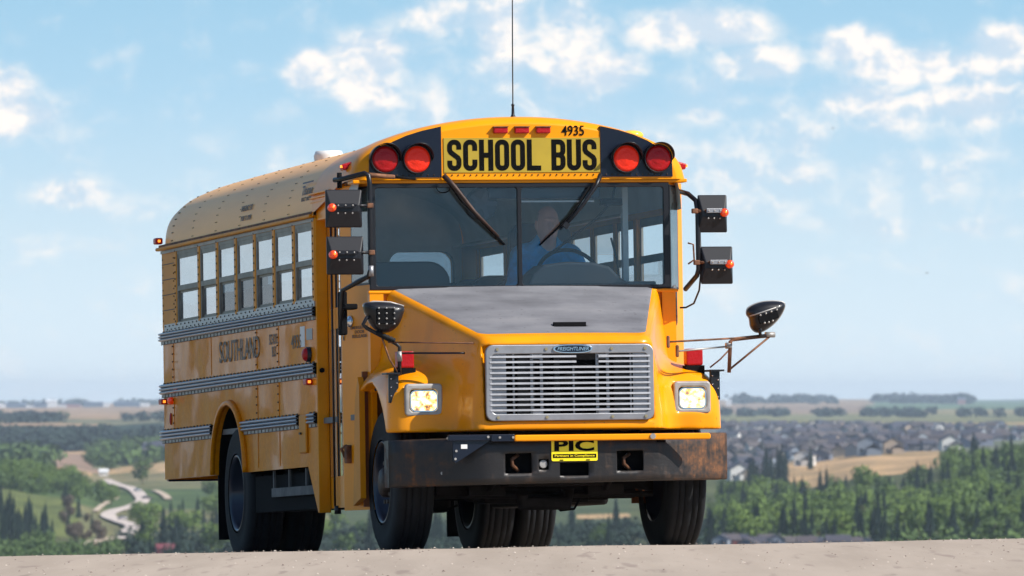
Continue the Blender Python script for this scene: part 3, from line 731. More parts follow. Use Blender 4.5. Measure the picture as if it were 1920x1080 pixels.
def forest(name, spots, m, hs, ws, leaves, size, spr=0.0, label='', cat='woodland', seed=0):
    g = G(); rng = random.Random(seed)
    for p in spots:
        h = rng.uniform(*hs)
        if rng.random() < spr: spruce_g(h * 1.3, h * .22, rng.random(), g, (p.x, p.y, p.z - .4), 5, 5)
        else: crown_g(h, rng.uniform(*ws), rng.random(), leaves, g, (p.x, p.y, p.z - h * .25), size)
    o = g.obj(name, m); return tag(o, label, cat, kind='stuff')
rr = random.uniform
def spots(n, x0, x1, d0, d1, ok=None):
    out = []; k = 0
    while len(out) < n and k < n * 20:
        k += 1; px = rr(x0, x1); d = math.sqrt(rr(d0 * d0, d1 * d1))
        if ok is None or ok(px, d): out.append(at(px, d))
    return out
forest('woodland', spots(820, -60, 640, 6450, 7650, lambda px, d: px < 225 or d < 7200), M['farleaf'], (4, 6.5), (11, 17), 34, 2.2, .0, 'dark bluish band of dense woodland across the far left valley side', seed=1)
forest('undergrowth', spots(420, 1340, 1960, 2300, 3850, upper), M['aspen2'], (4, 7), (8, 12), 90, .8, .35, 'dense lower growth filling the slope between the trees on the right', seed=2)
forest('undergrowth', spots(420, 228, 1340, 2250, 3000), M['farleaf'], (3, 5.5), (7, 11), 90, .7, .35, 'dense lower growth in the valley below the bus', seed=3)
forest('undergrowth', spots(110, -60, 200, 3500, 4350, lambda px, d: d < 4300 - px * 3), M['aspen2'], (3.5, 5), (8, 12), 90, .75, .0, 'low green scrub covering the hillside at the left', seed=4)
forest('undergrowth', spots(60, -60, 95, 2650, 3000), M['aspen2'], (2, 3.5), (6, 9), 80, .6, .2, 'low dark growth between the spruces at the bottom left', seed=8)
forest('undergrowth', spots(150, -60, 228, 2300, 2640), M['aspen2'], (2, 3.4), (6, 10), 80, .6, .25, 'low mixed scrub along the bottom left behind the road crest', seed=12)
forest('woodland', spots(60, -60, 95, 4500, 6350) + spots(60, 180, 330, 5100, 6350), M['aspen2'], (6, 9), (12, 18), 40, 2.4, .0, 'mid green scrub belt under the dark woodland at the left', seed=5)
forest('woodland', spots(60, -60, 60, 8500, 11500) + spots(45, 55, 118, 8500, 10300) + spots(24, 240, 330, 8700, 9800), M['farleaf'], (5, 8), (12, 20), 34, 2.4, .0, 'grey-green copses on the far tan fields at the left', seed=6)
forest('woodland', [at(px + rr(-3, 3), rr(10600, 12400)) for px in [rr(1340, 1960) for _ in range(170)] if not 1878 < px < 1905 and (math.sin(px * .07) + math.sin(px * .023 + 1)) > -.75], M['farleaf'], (6, 13), (10, 22), 50, 2.6, .0, 'dark hedgerow trees between the far fields behind the suburb', seed=7)
forest('woodland', [at(px, rr(19000, 24000)) for px in [rr(1375, 1560) for _ in range(60)] + [rr(1640, 1820) for _ in range(90)] + [rr(1770, 1815) for _ in range(26)]], M['farleaf'], (10, 26), (20, 40), 40, 5.5, .0, 'pale bluish tree line on the right hand horizon', seed=9)
forest('woodland', [at(px, rr(19000, 21000)) for px in [rr(-40, 330) for _ in range(60)]], M['farleaf'], (4, 7), (20, 40), 24, 5, .0, 'thin dark tree line on the left hand horizon', seed=10)
forest('woodland', [at(px, d) for px, d in [(rr(-1700, -70), rr(2400, 8000)) for _ in range(260)] + [(rr(1970, 3700), rr(2400, 8000)) for _ in range(300)]], M['aspen2'], (6, 10), (12, 20), 60, 1.8, .3, 'scattered woodland on the valley sides beyond the edges of the view', seed=14)
# blue hill beyond the right hand horizon
def far_hill():
    g = G(); c = at(2010, 29500); n = 40
    vs = [(c.x - 900 + 2600 * k / n - 0, c.y + 300 * j, c.z - 3 + (26 * math.exp(-((k / n - .62) / .30)**2) if j == 1 else -2)) for j in range(3) for k in range(n + 1)]
    g.add(vs, [(j * (n + 1) + k, j * (n + 1) + k + 1, (j + 1) * (n + 1) + k + 1, (j + 1) * (n + 1) + k) for j in range(2) for k in range(n)], 0, True)
    tag(g.obj('hills', mat('hill', (.05, .08, .05), .95)), kind='structure')
far_hill()

# ---------------------------------------------------------------- the suburb, farm buildings, cars on the valley road
ROOFS = [mat('shingle_roof', c, .8, var=.15, vscale=.3) for c in ((.048, .047, .064), (.066, .056, .064), (.036, .040, .060), (.082, .070, .072))]
WALLS = [mat('siding', c, .8, var=.05, vscale=.3) for c in ((.36, .33, .30), (.58, .56, .53), (.22, .25, .30), (.36, .28, .21), (.15, .145, .155), (.24, .27, .30), (.13, .15, .20))]
M['pane'] = mat('house_window', (.03, .04, .055), .15)
def house_parts(w, dp, h, rh, gable, seed):
    rng = random.Random(seed); wl = G(); wl.b2((-w / 2, -dp / 2, -2), (w / 2, dp / 2, h)); rf = G(); e = .5
    wg = -w / 2 - e; 
    if gable:   # ridge runs away from the viewer: the gable faces the bus
        wl.prism([(-w / 2, h), (w / 2, h), (0, h + rh)], 1, -dp / 2, dp / 2)
        for s in (-1, 1):
            rf.prism([(0, h + rh + .02), (s * (w / 2 + e), h - e * rh / (w / 2)), (s * (w / 2 + e), h - e * rh / (w / 2) + .35), (0, h + rh + .4)], 1, -dp / 2 - e, dp / 2 + e)
    else:
        wl.prism([(-dp / 2, h), (dp / 2, h), (0, h + rh)], 0, -w / 2, w / 2)
        for s in (-1, 1):
            rf.prism([(0, h + rh + .02), (s * (dp / 2 + e), h - e * rh / (dp / 2)), (s * (dp / 2 + e), h - e * rh / (dp / 2) + .35), (0, h + rh + .4)], 0, -w / 2 - e, w / 2 + e)
    # garage wing
    gx = rng.choice((-1, 1)) * w * .22; wl.b2((gx - 2.8, -dp / 2 - 3, -2), (gx + 2.8, -dp / 2 - .01, 2.7))
    for s in (-1, 1): rf.prism([(gx, 4.4), (gx + s * 3.2, 2.6), (gx + s * 3.2, 2.9), (gx, 4.75)], 1, -dp / 2 - 3.4, -dp / 2 + 0.02)
    win = []
    for zx in (1.2, 4.2):
        for k in range(3):
            x = -w / 2 + w * (k + .5) / 3
            if zx < 2 and abs(x - gx) < 3.4: continue
            if zx + 1.4 > h: continue
            win.append(G().b2((x - .7, -dp / 2 - .06, zx), (x + .7, -dp / 2 + .02, zx + 1.4)))
    ch = G().b2((w * .2, dp * .1, h + rh * .3), (w * .2 + .8, dp * .1 + .8, h + rh + 1))
    return wl, rf, win, ch
HP = []
for i in range(8):
    gb = i % 3 == 0; w = (9, 11, 10, 12, 14, 10, 9, 13)[i]; wl, rf, win, ch = house_parts(w, (11, 9, 10, 9)[i % 4], (5.2, 5.6, 6.0, 4.6)[i % 4], (2.6, 3.2, 2.4)[i % 3], gb, i)
    HP.append((wl.mesh('wall', WALLS[0]), rf.mesh('roof', ROOFS[0]), [k.mesh('window', M['pane']) for k in win], ch.mesh('chimney', WALLS[4])))
def house(p, k, wall, roof, rz, s, label, group, parts=True, kind='house'):
    e = empty(kind, (p.x, p.y, p.z), rz); e.scale = (s, s, s); tag(e, label, 'house', group); a, b, ws, c = HP[k]
    for nm, me, mt in [('wall', a, wall), ('roof', b, roof)] + ([('chimney', c, None)] if parts else []) + ([('window', x, None) for x in ws] if parts else []):
        o = bpy.data.objects.new(nm, me); link(o, e)
        if mt: o.material_slots[0].link = 'OBJECT'; o.material_slots[0].material = mt
    return e
rng = random.Random(5); placed = 0
rows = [(4280, 1352, 1700), (4400, 1350, 1745), (4530, 1356, 1780), (4680, 1350, 1800), (4860, 1350, 1825), (5080, 1350, 1850), (5350, 1352, 1880), (5700, 1350, 1915), (6150, 1350, 1925), (6700, 1350, 1925), (7300, 1350, 1760), (7900, 1350, 1890)]
for ri, (d, x0, x1) in enumerate(rows):
    px = x0 + rng.uniform(0, 12)
    while px < x1:
        dd = d + rng.uniform(-40, 40)
        if d < 4300 and px > 1480 and px < 1530: px += 12; continue
        s = rng.uniform(.62, .82); k = rng.randrange(8)
        wc = rng.choices(range(7), (2, 1, 4, 1, 6, 4, 6))[0]
        p = at(px, dd)
        house(p, k, WALLS[wc], rng.choice(ROOFS), rng.uniform(-.6, .6) + rng.choice((0, 0, 1.2)), s,
              ('two storey suburban house with grey shingle roof in the nearer rows behind the wooded slope' if d < 5200 else 'small dark roofed suburban house in the far rows below the tan fields'),
              'nearer houses of the suburb' if d < 5200 else 'far houses of the suburb', parts=d < 4700)
        px += F_PX / dd * rng.uniform(9.5, 13.5) * s
special = [(1383, 4060, 1, 'white gabled house at the left end of the first row of the suburb'), (1416, 3960, 3, 'cream gabled house standing between dark spruces nearest the valley'), (1509, 4120, 1, 'small white house at the left end of the dry tan bank'),
           (1630, 4230, 2, 'pale grey-blue steep gabled house above the dry tan bank'), (1672, 4250, 3, 'narrow tan gabled house right of the pale grey-blue one'), (1779, 4500, 1, 'white house half hidden behind the top of the wooded slope')]
for px, d, wc, lb in special: house(at(px, d), 0, WALLS[wc], ROOFS[0], rng.uniform(-.2, .2), 1.25 if wc == 2 else 1.0, lb, None)
red = mat('red_siding', (.16, .035, .035), .8)
for i, px in enumerate((1352, 1368, 1386, 1404, 1418, 1437, 1455, 1471, 1490, 1512, 1533, 1552, 1570, 1600, 1622)):
    d = 2150 + (i % 3) * 50; p = at(px, d); p.z = CZ - (1026 - 750) / F_PX * d - rng.uniform(.0, 1.2)
    house(p, i % 8, (red if i in (1, 8, 11) else WALLS[(2, 4, 6, 6, 2, 4, 6)[i % 7]]), ROOFS[i % 4], rng.uniform(-.3, .3), .42,
          'dim house roof showing just above the road crest at the lower right' if i not in (1, 8, 11) else 'dim red house showing just above the road crest at the lower right', 'houses just above the road crest' if i not in (1, 8, 11) else 'red houses just above the road crest')
house(at(310, 2480), 2, red, mat('red_roof', (.14, .03, .04), .8), .2, .5, 'dark red roofed house in the spruces below the rear of the bus', None)
house(seen(195, 893)[0], 1, WALLS[1], mat('white_roof', (.6, .6, .6), .7), .1, .42, 'low white roofed building where the winding road begins', None)
for px in (283, 292, 301, 309): house(at(px, 5250 + (px % 7) * 40), px % 8, WALLS[4], ROOFS[2], .3, 1.1, 'dark bluish house beyond the dry slope beside the rear of the bus', 'dark houses beside the rear of the bus')
# long sheds on the far left horizon
M['shedwhite'] = mat('white_cladding', (.75, .75, .75), .6); M['shedblue'] = mat('blue_grey_cladding', (.12, .16, .22), .6); M['shedred'] = mat('reddish_cladding', (.34, .17, .15), .6)
for px, w, h, c, lb in ((4, 18, 12, 'shedwhite', 'white shed at the very left end of the horizon'), (30, 40, 13, 'shedblue', 'long blue-grey shed near the left end of the horizon'), (58, 16, 7, 'shedwhite', 'small cream shed right of the long blue-grey one'),
                        (77, 26, 13, 'shedblue', 'dark blue shed in front of a bright white roof on the horizon'), (97, 20, 17, 'shedwhite', 'tallest white shed on the left horizon'), (118, 16, 7, 'shedwhite', 'low white shed right of the tallest one'),
                        (134, 36, 9, 'shedred', 'long reddish low shed in the middle of the left horizon'), (176, 36, 12, 'shedblue', 'blue-grey shed between the reddish and the white sheds'), (199, 14, 8, 'shedwhite', 'small bright white shed left of the widest blue one'),
                        (239, 48, 13, 'shedblue', 'widest blue shed toward the bus on the left horizon'), (254, 18, 10, 'shedwhite', 'bright white shed in front of the widest blue one'), (272, 16, 9, 'shedwhite', 'white shed nearest the bus on the left horizon'),
                        (1366, 10, 12, 'shedwhite', 'lone white building on the right horizon beside the bus'), (1802, 14, 16, 'shedred', 'pinkish building among the trees on the right horizon')):
    d = 17500 if px < 400 else 18500; p = at(px, d); k = d / F_PX; g = G(); W = w * k; H = h * k * .85
    g.b2((-W / 2, -12, -4), (W / 2, 12, H * .8)); e = empty('warehouse', p); tag(e, lb, 'warehouse', None)
    g.obj('wall', M[c], e); G().prism([(-13, H * .8), (13, H * .8), (0, H)], 0, -W / 2 - 1, W / 2 + 1).obj('roof', M['shedwhite' if c == 'shedwhite' else 'shedblue'], e)
def car(p, rz, color, label, s=1.0):
    e = empty('car', p, rz); e.scale = (s, s, s); tag(e, label, 'car')
    b = G().prism([(-2.2, .35), (2.2, .35), (2.25, .8), (1.5, .95), (-2.1, 1.0), (-2.25, .7)], 1, -.9, .9).obj('body', color, e, bevel=.08)
    G().prism([(-1.7, .97), (1.0, .97), (.4, 1.48), (-1.2, 1.5)], 1, -.78, .78).obj('cabin', M['pane'], e, bevel=.06)
    for x in (-1.4, 1.4):
        for y in (-.85, .85): G().lathe([(-.12, .0), (-.12, .34), (.12, .34), (.12, 0)], (x, y, .34), (0, 1, 0), 14).obj('wheel', M['rubber'], e)
    return e
q = seen(258, 925)[0]; q.z += .75; car(q, R(70), mat('silver_car_paint', (.45, .47, .50), .3, .4), 'silver car driving on the upper bend of the winding road', 1.0)
q = seen(276, 938)[0]; q.z += .4; car(q, R(20), mat('dark_car_paint', (.02, .02, .03), .3), 'dark car beside the outer bend of the winding road', 1.0)
q = seen(231, 978)[0]; q.z += .75; car(q, R(60), mat('grey_car_paint', (.35, .32, .33), .3), 'pale grey car on the lower bend of the winding road', 1.0)
def bird(loc, s, label):
    e = empty('bird', loc, R(40)); tag(e, label, 'bird'); bm_ = M['blackmatte']
    G().tube([(0, -.5 * s, 0), (0, -.3 * s, .02 * s), (0, 0, .03 * s), (0, .35 * s, 0), (0, .6 * s, 0)], [.02 * s, .09 * s, .11 * s, .06 * s, .02 * s], 8).obj('body', bm_, e)
    for q in (-1, 1): G().add([(0, -.15 * s, .03 * s), (q * .4 * s, -.2 * s, .22 * s), (q * .9 * s, .05 * s, .1 * s), (q * .4 * s, .12 * s, .2 * s), (0, .15 * s, .03 * s)], [(0, 1, 2, 3, 4)]).obj('wing', bm_, e, solid=.01)
bird((CX + (1562 - 960) / F_PX * 300, CY + 300, CZ + (750 - 240) / F_PX * 300), .07, 'tiny bird high in the sky right of the bus')
bird((CX + (1738 - 960) / F_PX * 300, CY + 300, CZ + (750 - 512) / F_PX * 300), .09, 'tiny bird lower in the sky far right of the bus')
M['railsteel'] = mat('rub_rail_steel', (.36, .37, .40), .34, .75, bump=.1, bscale=3)

# ---------------------------------------------------------------- the school bus.  x to its left, y to its rear, z up; the bumper stands at y = 0
BUS = empty('school_bus'); BUS.rotation_mode = 'XYZ'
BUS.rotation_euler = (-R(1.5), -0.010, R(13.4))
tag(BUS, 'yellow conventional school bus with lit headlights coming over the hilltop road', 'school bus')
def rivets(name, pts, axis, r=.008, mt='rivet'):
    g = G()
    for p in pts: g.lathe([(-.001, r), (.005, r * .8), (.006, 0)], p, axis, 6)
    return tag(g.obj(name, M[mt], BUS), kind='stuff')
SX = -1.22
# ---- side walls
ARC = [(5.93 + .60 * math.cos(a), .655 + .52 * math.sin(a)) for a in [math.pi * k / 18 for k in range(19)]]
def side_outline(front):
    pts = [(8.50, .655), (8.50, 1.845), (front, 1.845)]
    pts += [(front, .655)] if front < 2.5 else [(front, .32), (2.79, .315), (3.12, .655)]
    return pts + ARC[::-1]
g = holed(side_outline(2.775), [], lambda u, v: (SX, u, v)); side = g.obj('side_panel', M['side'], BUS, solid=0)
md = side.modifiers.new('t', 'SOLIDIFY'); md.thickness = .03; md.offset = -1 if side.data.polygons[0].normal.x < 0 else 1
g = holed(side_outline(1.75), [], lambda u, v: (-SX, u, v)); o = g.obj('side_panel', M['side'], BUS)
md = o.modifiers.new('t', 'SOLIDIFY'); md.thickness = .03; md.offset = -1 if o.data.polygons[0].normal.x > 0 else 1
# panel joints: thin strips with rivets
for y in (4.12, 4.90, 6.62, 8.10):
    G().b2((SX - .004, y - .02, 1.42), (SX, y + .02, 1.715)).obj('panel_joint', M['side'], BUS)
    if y != 6.62: G().b2((SX - .004, y - .02, .68 if y < 5 else 1.06), (SX, y + .02, 1.30)).obj('panel_joint', M['side'], BUS)
rivets('joint_rivets', [(SX - .004, y + s, z) for y in (4.12, 4.90, 8.10) for s in (-.011, .011) for z in np.arange(1.09, 1.70, .06) if not 1.30 < z < 1.42], (-1, 0, 0), .007)
# window band: posts
PIL = [2.808, 3.50, 4.205, 4.905, 5.605, 6.305, 7.011, 7.93]
for sx in (-1, 1):
    for i, y in enumerate(PIL if sx < 0 else PIL[1:]):
        p = G().b2((sx * 1.195, y - .045, 1.845), (sx * 1.229, y + .045, 2.445)).obj('window_post', M['yellow_dull'], BUS, bevel=.01)
        if sx < 0:
            rv = G()
            for z in np.arange(1.88, 2.44, .055): rv.lathe([(0, .009), (.006, .006), (.007, 0)], (sx * 1.229, y, z), (-1, 0, 0), 6)
            rv.obj('post_rivets', M['rivet'], p)['kind'] = 'stuff'
    G().b2((sx * 1.18, 7.93, 1.845), (sx * 1.222, 8.50, 2.465)).obj('rear_corner_panel', M['yellow_dull'], BUS)
    G().b2((sx * 1.18, 1.80 if sx > 0 else 2.775, 2.425), (sx * 1.224, 8.50, 2.47)).obj('window_header', M['yellow_dull'], BUS)
for z in (1.98, 2.10, 2.22, 2.34): G().b2((SX - .005, 7.98, z - .003), (SX - .002, 8.49, z + .003)).obj('panel_seam', M['rivet'], BUS)
rivets('corner_rivets', [(SX - .003, y, z) for y in (8.02, 8.46) for z in np.arange(1.9, 2.44, .06)], (-1, 0, 0), .007)
# windows
def side_window(sx, y0, y1):
    g = G(); xo = sx * 1.223; xi = sx * 1.207
    def fr(a0, a1, z0, z1, x0, x1, t=.022):
        g.b2((x0, a0, z0), (x1, a0 + t, z1)); g.b2((x0, a1 - t, z0), (x1, a1, z1)); g.b2((x0, a0 + t, z0), (x1, a1 - t, z0 + t)); g.b2((x0, a0 + t, z1 - t), (x1, a1 - t, z1))
    fr(y0, y1, 1.850, 2.425, xi, xo, .026)
    g.b2((xi, y0 + .026, 2.115), (xo, y1 - .026, 2.155))
    g.b2((xi, y0 + .026, 2.365), (xo - sx * .004, y1 - .026, 2.399))
    fr(y0 + .028, y1 - .028, 1.876, 2.115, xi - sx * .008, xi, .018)
    w = g.obj('window', M['winframe'], BUS)
    gm = M['sideglass' if sx < 0 else 'clearglass']
    G().add([(sx * 1.214, y0 + .026, 2.155), (sx * 1.214, y1 - .026, 2.155), (sx * 1.214, y1 - .026, 2.365), (sx * 1.214, y0 + .026, 2.365)], [(0, 1, 2, 3)]).obj('upper_pane', gm, w)
    G().add([(sx * 1.203, y0 + .03, 1.876), (sx * 1.203, y1 - .03, 1.876), (sx * 1.203, y1 - .03, 2.115), (sx * 1.203, y0 + .03, 2.115)], [(0, 1, 2, 3)]).obj('lower_pane', gm, w)
for i in range(7):
    for sx in (-1, 1): side_window(sx, PIL[i] + .047, PIL[i + 1] - .047)
side_window(1, 2.05, 2.76)
G().b2((1.175, 2.76, 1.845), (1.228, 2.855, 2.445)).obj('window_post', M['yellow_dull'], BUS, bevel=.01)
# rivet plate and rub rails
G().b2((SX - .008, 2.79, 1.812), (SX + .001, 8.40, 1.868)).obj('rivet_plate', M['railsteel'], BUS)
rivets('plate_rivets', [(SX - .008, y, z) for y in np.arange(2.85, 8.38, .155) for z in (1.826,)] + [(SX - .008, y + .078, 1.853) for y in np.arange(2.85, 8.3, .155)], (-1, 0, 0), .0075)
def rub_rail(z0, z1, y0, y1, dash=True):
    h = z1 - z0; prof = []
    for k in range(25):
        f = k / 24; bulge = abs(math.sin(f * math.pi * 3)) ** .7
        prof.append((SX - .008 - .022 * bulge, z0 + h * f))
    prof += [(SX + .005, z1), (SX + .005, z0)]
    g = G(); n = len(prof); g.prism(prof, 1, y0, y1, smooth=False)
    r = g.obj('rub_rail', M['railsteel'], BUS)
    G().prism([(a + (.002 if a < SX else 0), b) for a, b in prof], 1, y0 - .012, y0 - .001).obj('end_cap', M['blackmatte'], r)
    d = G(); y = y0 + .02; tick = G()
    d.b2((SX - .006, y0, z0 - .022), (SX + .001, y1, z0 - .001)); e = d.obj('weld_strip', M['dullsteel'], r)
    while y < y1 - .1:
        tick.b2((SX - .009, y, z0 - .022), (SX - .006, y + .016, z0 - .001)); tick.b2((SX - .009, y + .03, z1 - .001), (SX - .001, y + .08, z1 + .010)); y += .13
    tick.b2((SX - .008, y0, z0 - .026), (SX - .001, y1, z0 - .0225)); tick.obj('weld_tabs', M['rivet'], r)
rub_rail(1.738, 1.808, 2.79, 8.56); rub_rail(1.322, 1.402, 2.79, 8.56)
rub_rail(.962, 1.040, 6.58, 8.56); rub_rail(.962, 1.040, 3.40, 5.45); rub_rail(.962, 1.040, 2.79, 3.05)
# fender lip round the rear wheel
g = G(); vs = []
for k in range(37):
    a = math.pi * k / 36 * 1.0; y = 5.93 + math.cos(a); 
    for (rr_, dx) in ((0, 0.0), (.0, -.035), (.028, -.037), (.042, -.001)):
        vs.append((SX + dx, 5.93 + (.60 + rr_) * math.cos(a), .655 + (.52 + rr_) * math.sin(a)))
g.add(vs, [(i * 4 + j, (i + 1) * 4 + j, (i + 1) * 4 + j + 1, i * 4 + j + 1) for i in range(36) for j in range(3)], 0, True)
g.obj('wheel_arch_lip', M['side'], BUS, solid=.006)
n = 24   # wheel housings
for sx in (-1, 1):
    g = G()
    vs = [(sx * x, 5.93 + .62 * math.cos(math.pi * k / n), .64 + .54 * math.sin(math.pi * k / n)) for k in range(n + 1) for x in (1.19, .5)]
    g.add(vs, [(2 * k, 2 * k + 1, 2 * k + 3, 2 * k + 2) for k in range(n)])
    g.add([(sx * .5, 5.93 + .62 * math.cos(math.pi * k / n), .64 + .54 * math.sin(math.pi * k / n)) for k in range(n + 1)], [tuple(range(n + 1))])
    g.obj('wheel_housing', M['blackmatte'], BUS)
# ---- rear wall
g = holed([(-1.2, .655), (1.2, .655), (1.2, 2.47), (-1.2, 2.47)], [rrect(.58, 2.02, 1.11, 2.43, .10), rrect(-1.11, 2.02, -.58, 2.43, .10), rrect(-.40, 1.85, .40, 2.40, .08)], lambda u, v: (u, 8.50, v))
g.obj('rear_wall', M['side'], BUS, solid=.03)
for x0, x1, z0 in ((.58, 1.11, 2.02), (-1.11, -.58, 2.02), (-.40, .40, 1.85)):
    fr = holed(rrect(x0 - .03, z0 - .03, x1 + .03, 2.43 + .03, .12), [rrect(x0, z0, x1, 2.43, .10)], lambda u, v: (u, 8.455, v)).obj('rear_window', M['black'], BUS, solid=.02)
    G().prism(rrect(x0, z0, x1, 2.43, .10), 1, 8.485, 8.489).obj('pane', M['sideglass'], fr)
# ---- roof
RP = [(0, 3.07), (.3, 3.058), (.6, 3.012), (.85, 2.945), (1.02, 2.872), (1.13, 2.79), (1.20, 2.69), (1.228, 2.58), (1.235, 2.465)]
def fullprof(rp): return [(-x, z) for x, z in rp[::-1]] + [(x, z) for x, z in rp[1:]]
def subd(rp, n=3):
    out = []
    for i in range(len(rp) - 1):
        p0, p1, p2, p3 = [Vector(rp[max(0, min(len(rp) - 1, i + k))]) for k in (-1, 0, 1, 2)]
        if i == 0: p0 = Vector((-rp[1][0], rp[1][1]))
        for k in range(n):
            t = k / n; out.append(tuple(.5 * ((2 * p1) + (p2 - p0) * t + (2 * p0 - 5 * p1 + 4 * p2 - p3) * t * t + (3 * p1 - p0 - 3 * p2 + p3) * t**3)))
    return out + [rp[-1]]
def loft(secs, mt, name, close_ends=True, parent=BUS):
    g = G(); n = len(secs[0]); vs = [p for s in secs for p in s]
    g.add(vs, [(i * n + k, (i + 1) * n + k, (i + 1) * n + k + 1, i * n + k + 1) for i in range(len(secs) - 1) for k in range(n - 1)], 0, True)
    if close_ends in (True, 'first'): g.add(secs[0], [tuple(range(n))])
    if close_ends in (True, 'last'): g.add(secs[-1], [tuple(range(n))[::-1]])
    return g.obj(name, mt, parent)
RPf = fullprof(subd(RP))
def rs(y, k, kz): return [(x * k, y, 2.465 + (z - 2.465) * kz) for x, z in RPf]
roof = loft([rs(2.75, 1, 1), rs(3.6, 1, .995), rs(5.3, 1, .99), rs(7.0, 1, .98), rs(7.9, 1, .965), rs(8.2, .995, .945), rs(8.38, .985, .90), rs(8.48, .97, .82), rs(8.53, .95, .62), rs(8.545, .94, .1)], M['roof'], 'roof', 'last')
for y in (3.62, 4.50, 5.40, 6.30, 7.20, 8.02):   # roof bows: two rows of rivets
    kz = 1 - .02 * (y - 2.75) / 4.3 if y < 7 else .976 - (y - 7) * .014
    g = G(); pts = [(x, z) for x, z in fullprof(subd(RP, 2)) if x < .4]
    for x, z in pts:
        for s in (-.022, .022): g.lathe([(-.003, .0052), (.003, .004), (.004, 0)], (x, y + s, 2.465 + (z - 2.465) * kz), Vector((x, 0, max(.05, (z - 2.3)) * 1.2)).normalized() if x < -.2 else (0, 0, 1), 6)
    g.obj('roof_rivets', M['rivet'], roof)
G().b2((-1.262, 2.78, 2.452), (-1.222, 8.56, 2.478)).obj('drip_rail', M['yellow_dull'], BUS, bevel=.008)
G().b2((-1.246, 2.78, 2.480), (-1.238, 8.50, 2.496)).obj('drip_seam', M['rusty'], BUS)
G().b2((-1.232, 2.78, 2.426), (-1.2245, 8.5, 2.450)).obj('header_trim', M['dullsteel'], BUS)
G().b2((1.222, 1.8, 2.452), (1.262, 8.56, 2.478)).obj('drip_rail', M['yellow_dull'], BUS, bevel=.008)
G().lathe([(0, .11), (.05, .115), (.085, .10), (.09, 0)], (-.30, 6.50, 3.045), (0, 0, 1), 20).obj('roof_vent', M['white'], BUS)
# ---- front roof cap with the warning lamps
CP = [(0, 3.112), (.3, 3.100), (.61, 3.055), (.86, 2.990), (1.03, 2.920), (1.14, 2.845), (1.205, 2.76), (1.235, 2.655)]
CPf = fullprof(subd(CP));
def caps(y, k, kz, w=0.0):
    out = []
    for i, (x, z) in enumerate(CPf):
        f = i / (len(CPf) - 1); j = f * (len(RPf) - 1); a = int(j); b = min(a + 1, len(RPf) - 1); t = j - a
        rx = RPf[a][0] * (1 - t) + RPf[b][0] * t; rz = RPf[a][1] * (1 - t) + RPf[b][1] * t
        cx, cz = x * k, 2.655 + (z - 2.655) * kz
        out.append((cx * (1 - w) + rx * w, y, cz * (1 - w) + (rz + .012) * w))
    return out
FY = 1.425
cap = loft([caps(FY, .925, .86), caps(FY + .012, .945, .90), caps(FY + .035, .97, .945), caps(FY + .075, .988, .978), caps(FY + .14, .998, .997), caps(FY + .25, 1, 1), caps(1.95, 1, 1, .15), caps(2.35, 1.002, 1, .6), caps(2.80, 1, 1, 1)], M['yellow'], 'roof_cap', 'first')
G().b2((-1.225, FY + .02, 2.632), (1.225, 1.62, 2.657)).obj('header_sill', M['yellow'], BUS, bevel=.006)
for s in (-1, 1):
    poly = [(s * x, z) for x, z in ((.583, 2.672), (.583, 3.035), (.72, 3.005), (.83, 2.972), (.93, 2.930), (1.01, 2.882), (1.07, 2.835), (1.108, 2.79), (1.112, 2.672))]
    g = G(); g.prism(poly, 1, FY - .008, FY + .03); bp_ = g.obj('lamp_panel', M['navy'], BUS)
rivets('header_rivets', [(x, FY - (.009 if abs(x) > .6 else .002), 2.688) for x in np.arange(-1.09, 1.1, .045)], (0, -1, 0), .006)
for s in (-1, 1):
    for x, mt, nm in ((1.0, 'red', 'red_warning_lamp'), (.765, 'amberred', 'amber_warning_lamp')):
        if mt not in M: M[mt] = mat('orange_red_lens', (.70, .022, .006), .35, coat=.15, spec=.3, emit=(1, .03, .004), es=.10, bump=.6, bscale=60)
        g = G().lathe([(0, .104), (.035, .104), (.040, .096), (.030, .094)], (s * x, FY - .006, 2.80), (0, -1, 0), 36); lm = g.obj(nm, M['black'], BUS)
        G().lathe([(.028, .095), (.040, .088), (.046, .072), (.043, .060), (.052, .045), (.052, .02), (.056, 0)], (s * x, FY - .006, 2.80), (0, -1, 0), 36).obj('lens', M[mt], lm)
        v = G(); vs = []; n = 26
        for k in range(n + 1):
            a = math.pi * (-.03 + 1.06 * k / n); dp = .125 * (max(0.0, math.sin(math.pi * k / n)) ** .45) + .012
            for yy, r_ in ((-.002, .110), (dp, .114)): vs.append((s * x + r_ * math.cos(a), FY - yy, 2.80 + r_ * math.sin(a)))
        v.add(vs, [(2 * k, 2 * k + 1, 2 * k + 3, 2 * k + 2) for k in range(n)], 0, True); v.obj('visor', M['black'], lm, solid=.004)
sp = G().prism([(-.565, 2.706), (.578, 2.706), (.578, 2.952), (-.565, 2.952)], 1, FY - .006, FY + .003).obj('sign_panel', M['signyellow'], BUS)
block_text('sign_lettering', 'SCHOOL', M['lettering'], BUS, -.540, .1165, .103, .222, 2.718, FY - .0075, .036)
block_text('sign_lettering', 'BUS', M['lettering'], BUS, .222, .1145, .103, .222, 2.718, FY - .0075, .036)
text_obj('fleet_number', '4935', M['lettering'], BUS, (.383, FY - .004, 3.003), (1, 0, 0), (0, 0, 1), .165, .073, bold=.010)
for x in (-.150, .006, .162):
    h_ = G().b2((x - .052, FY - .03, 2.983), (x + .052, FY + .01, 3.027)).obj('clearance_lamp', M['red'], BUS, bevel=.008)
    G().b2((x - .054, FY - .036, 3.026), (x + .054, FY + .02, 3.033)).obj('bracket', M['rusty'], h_)
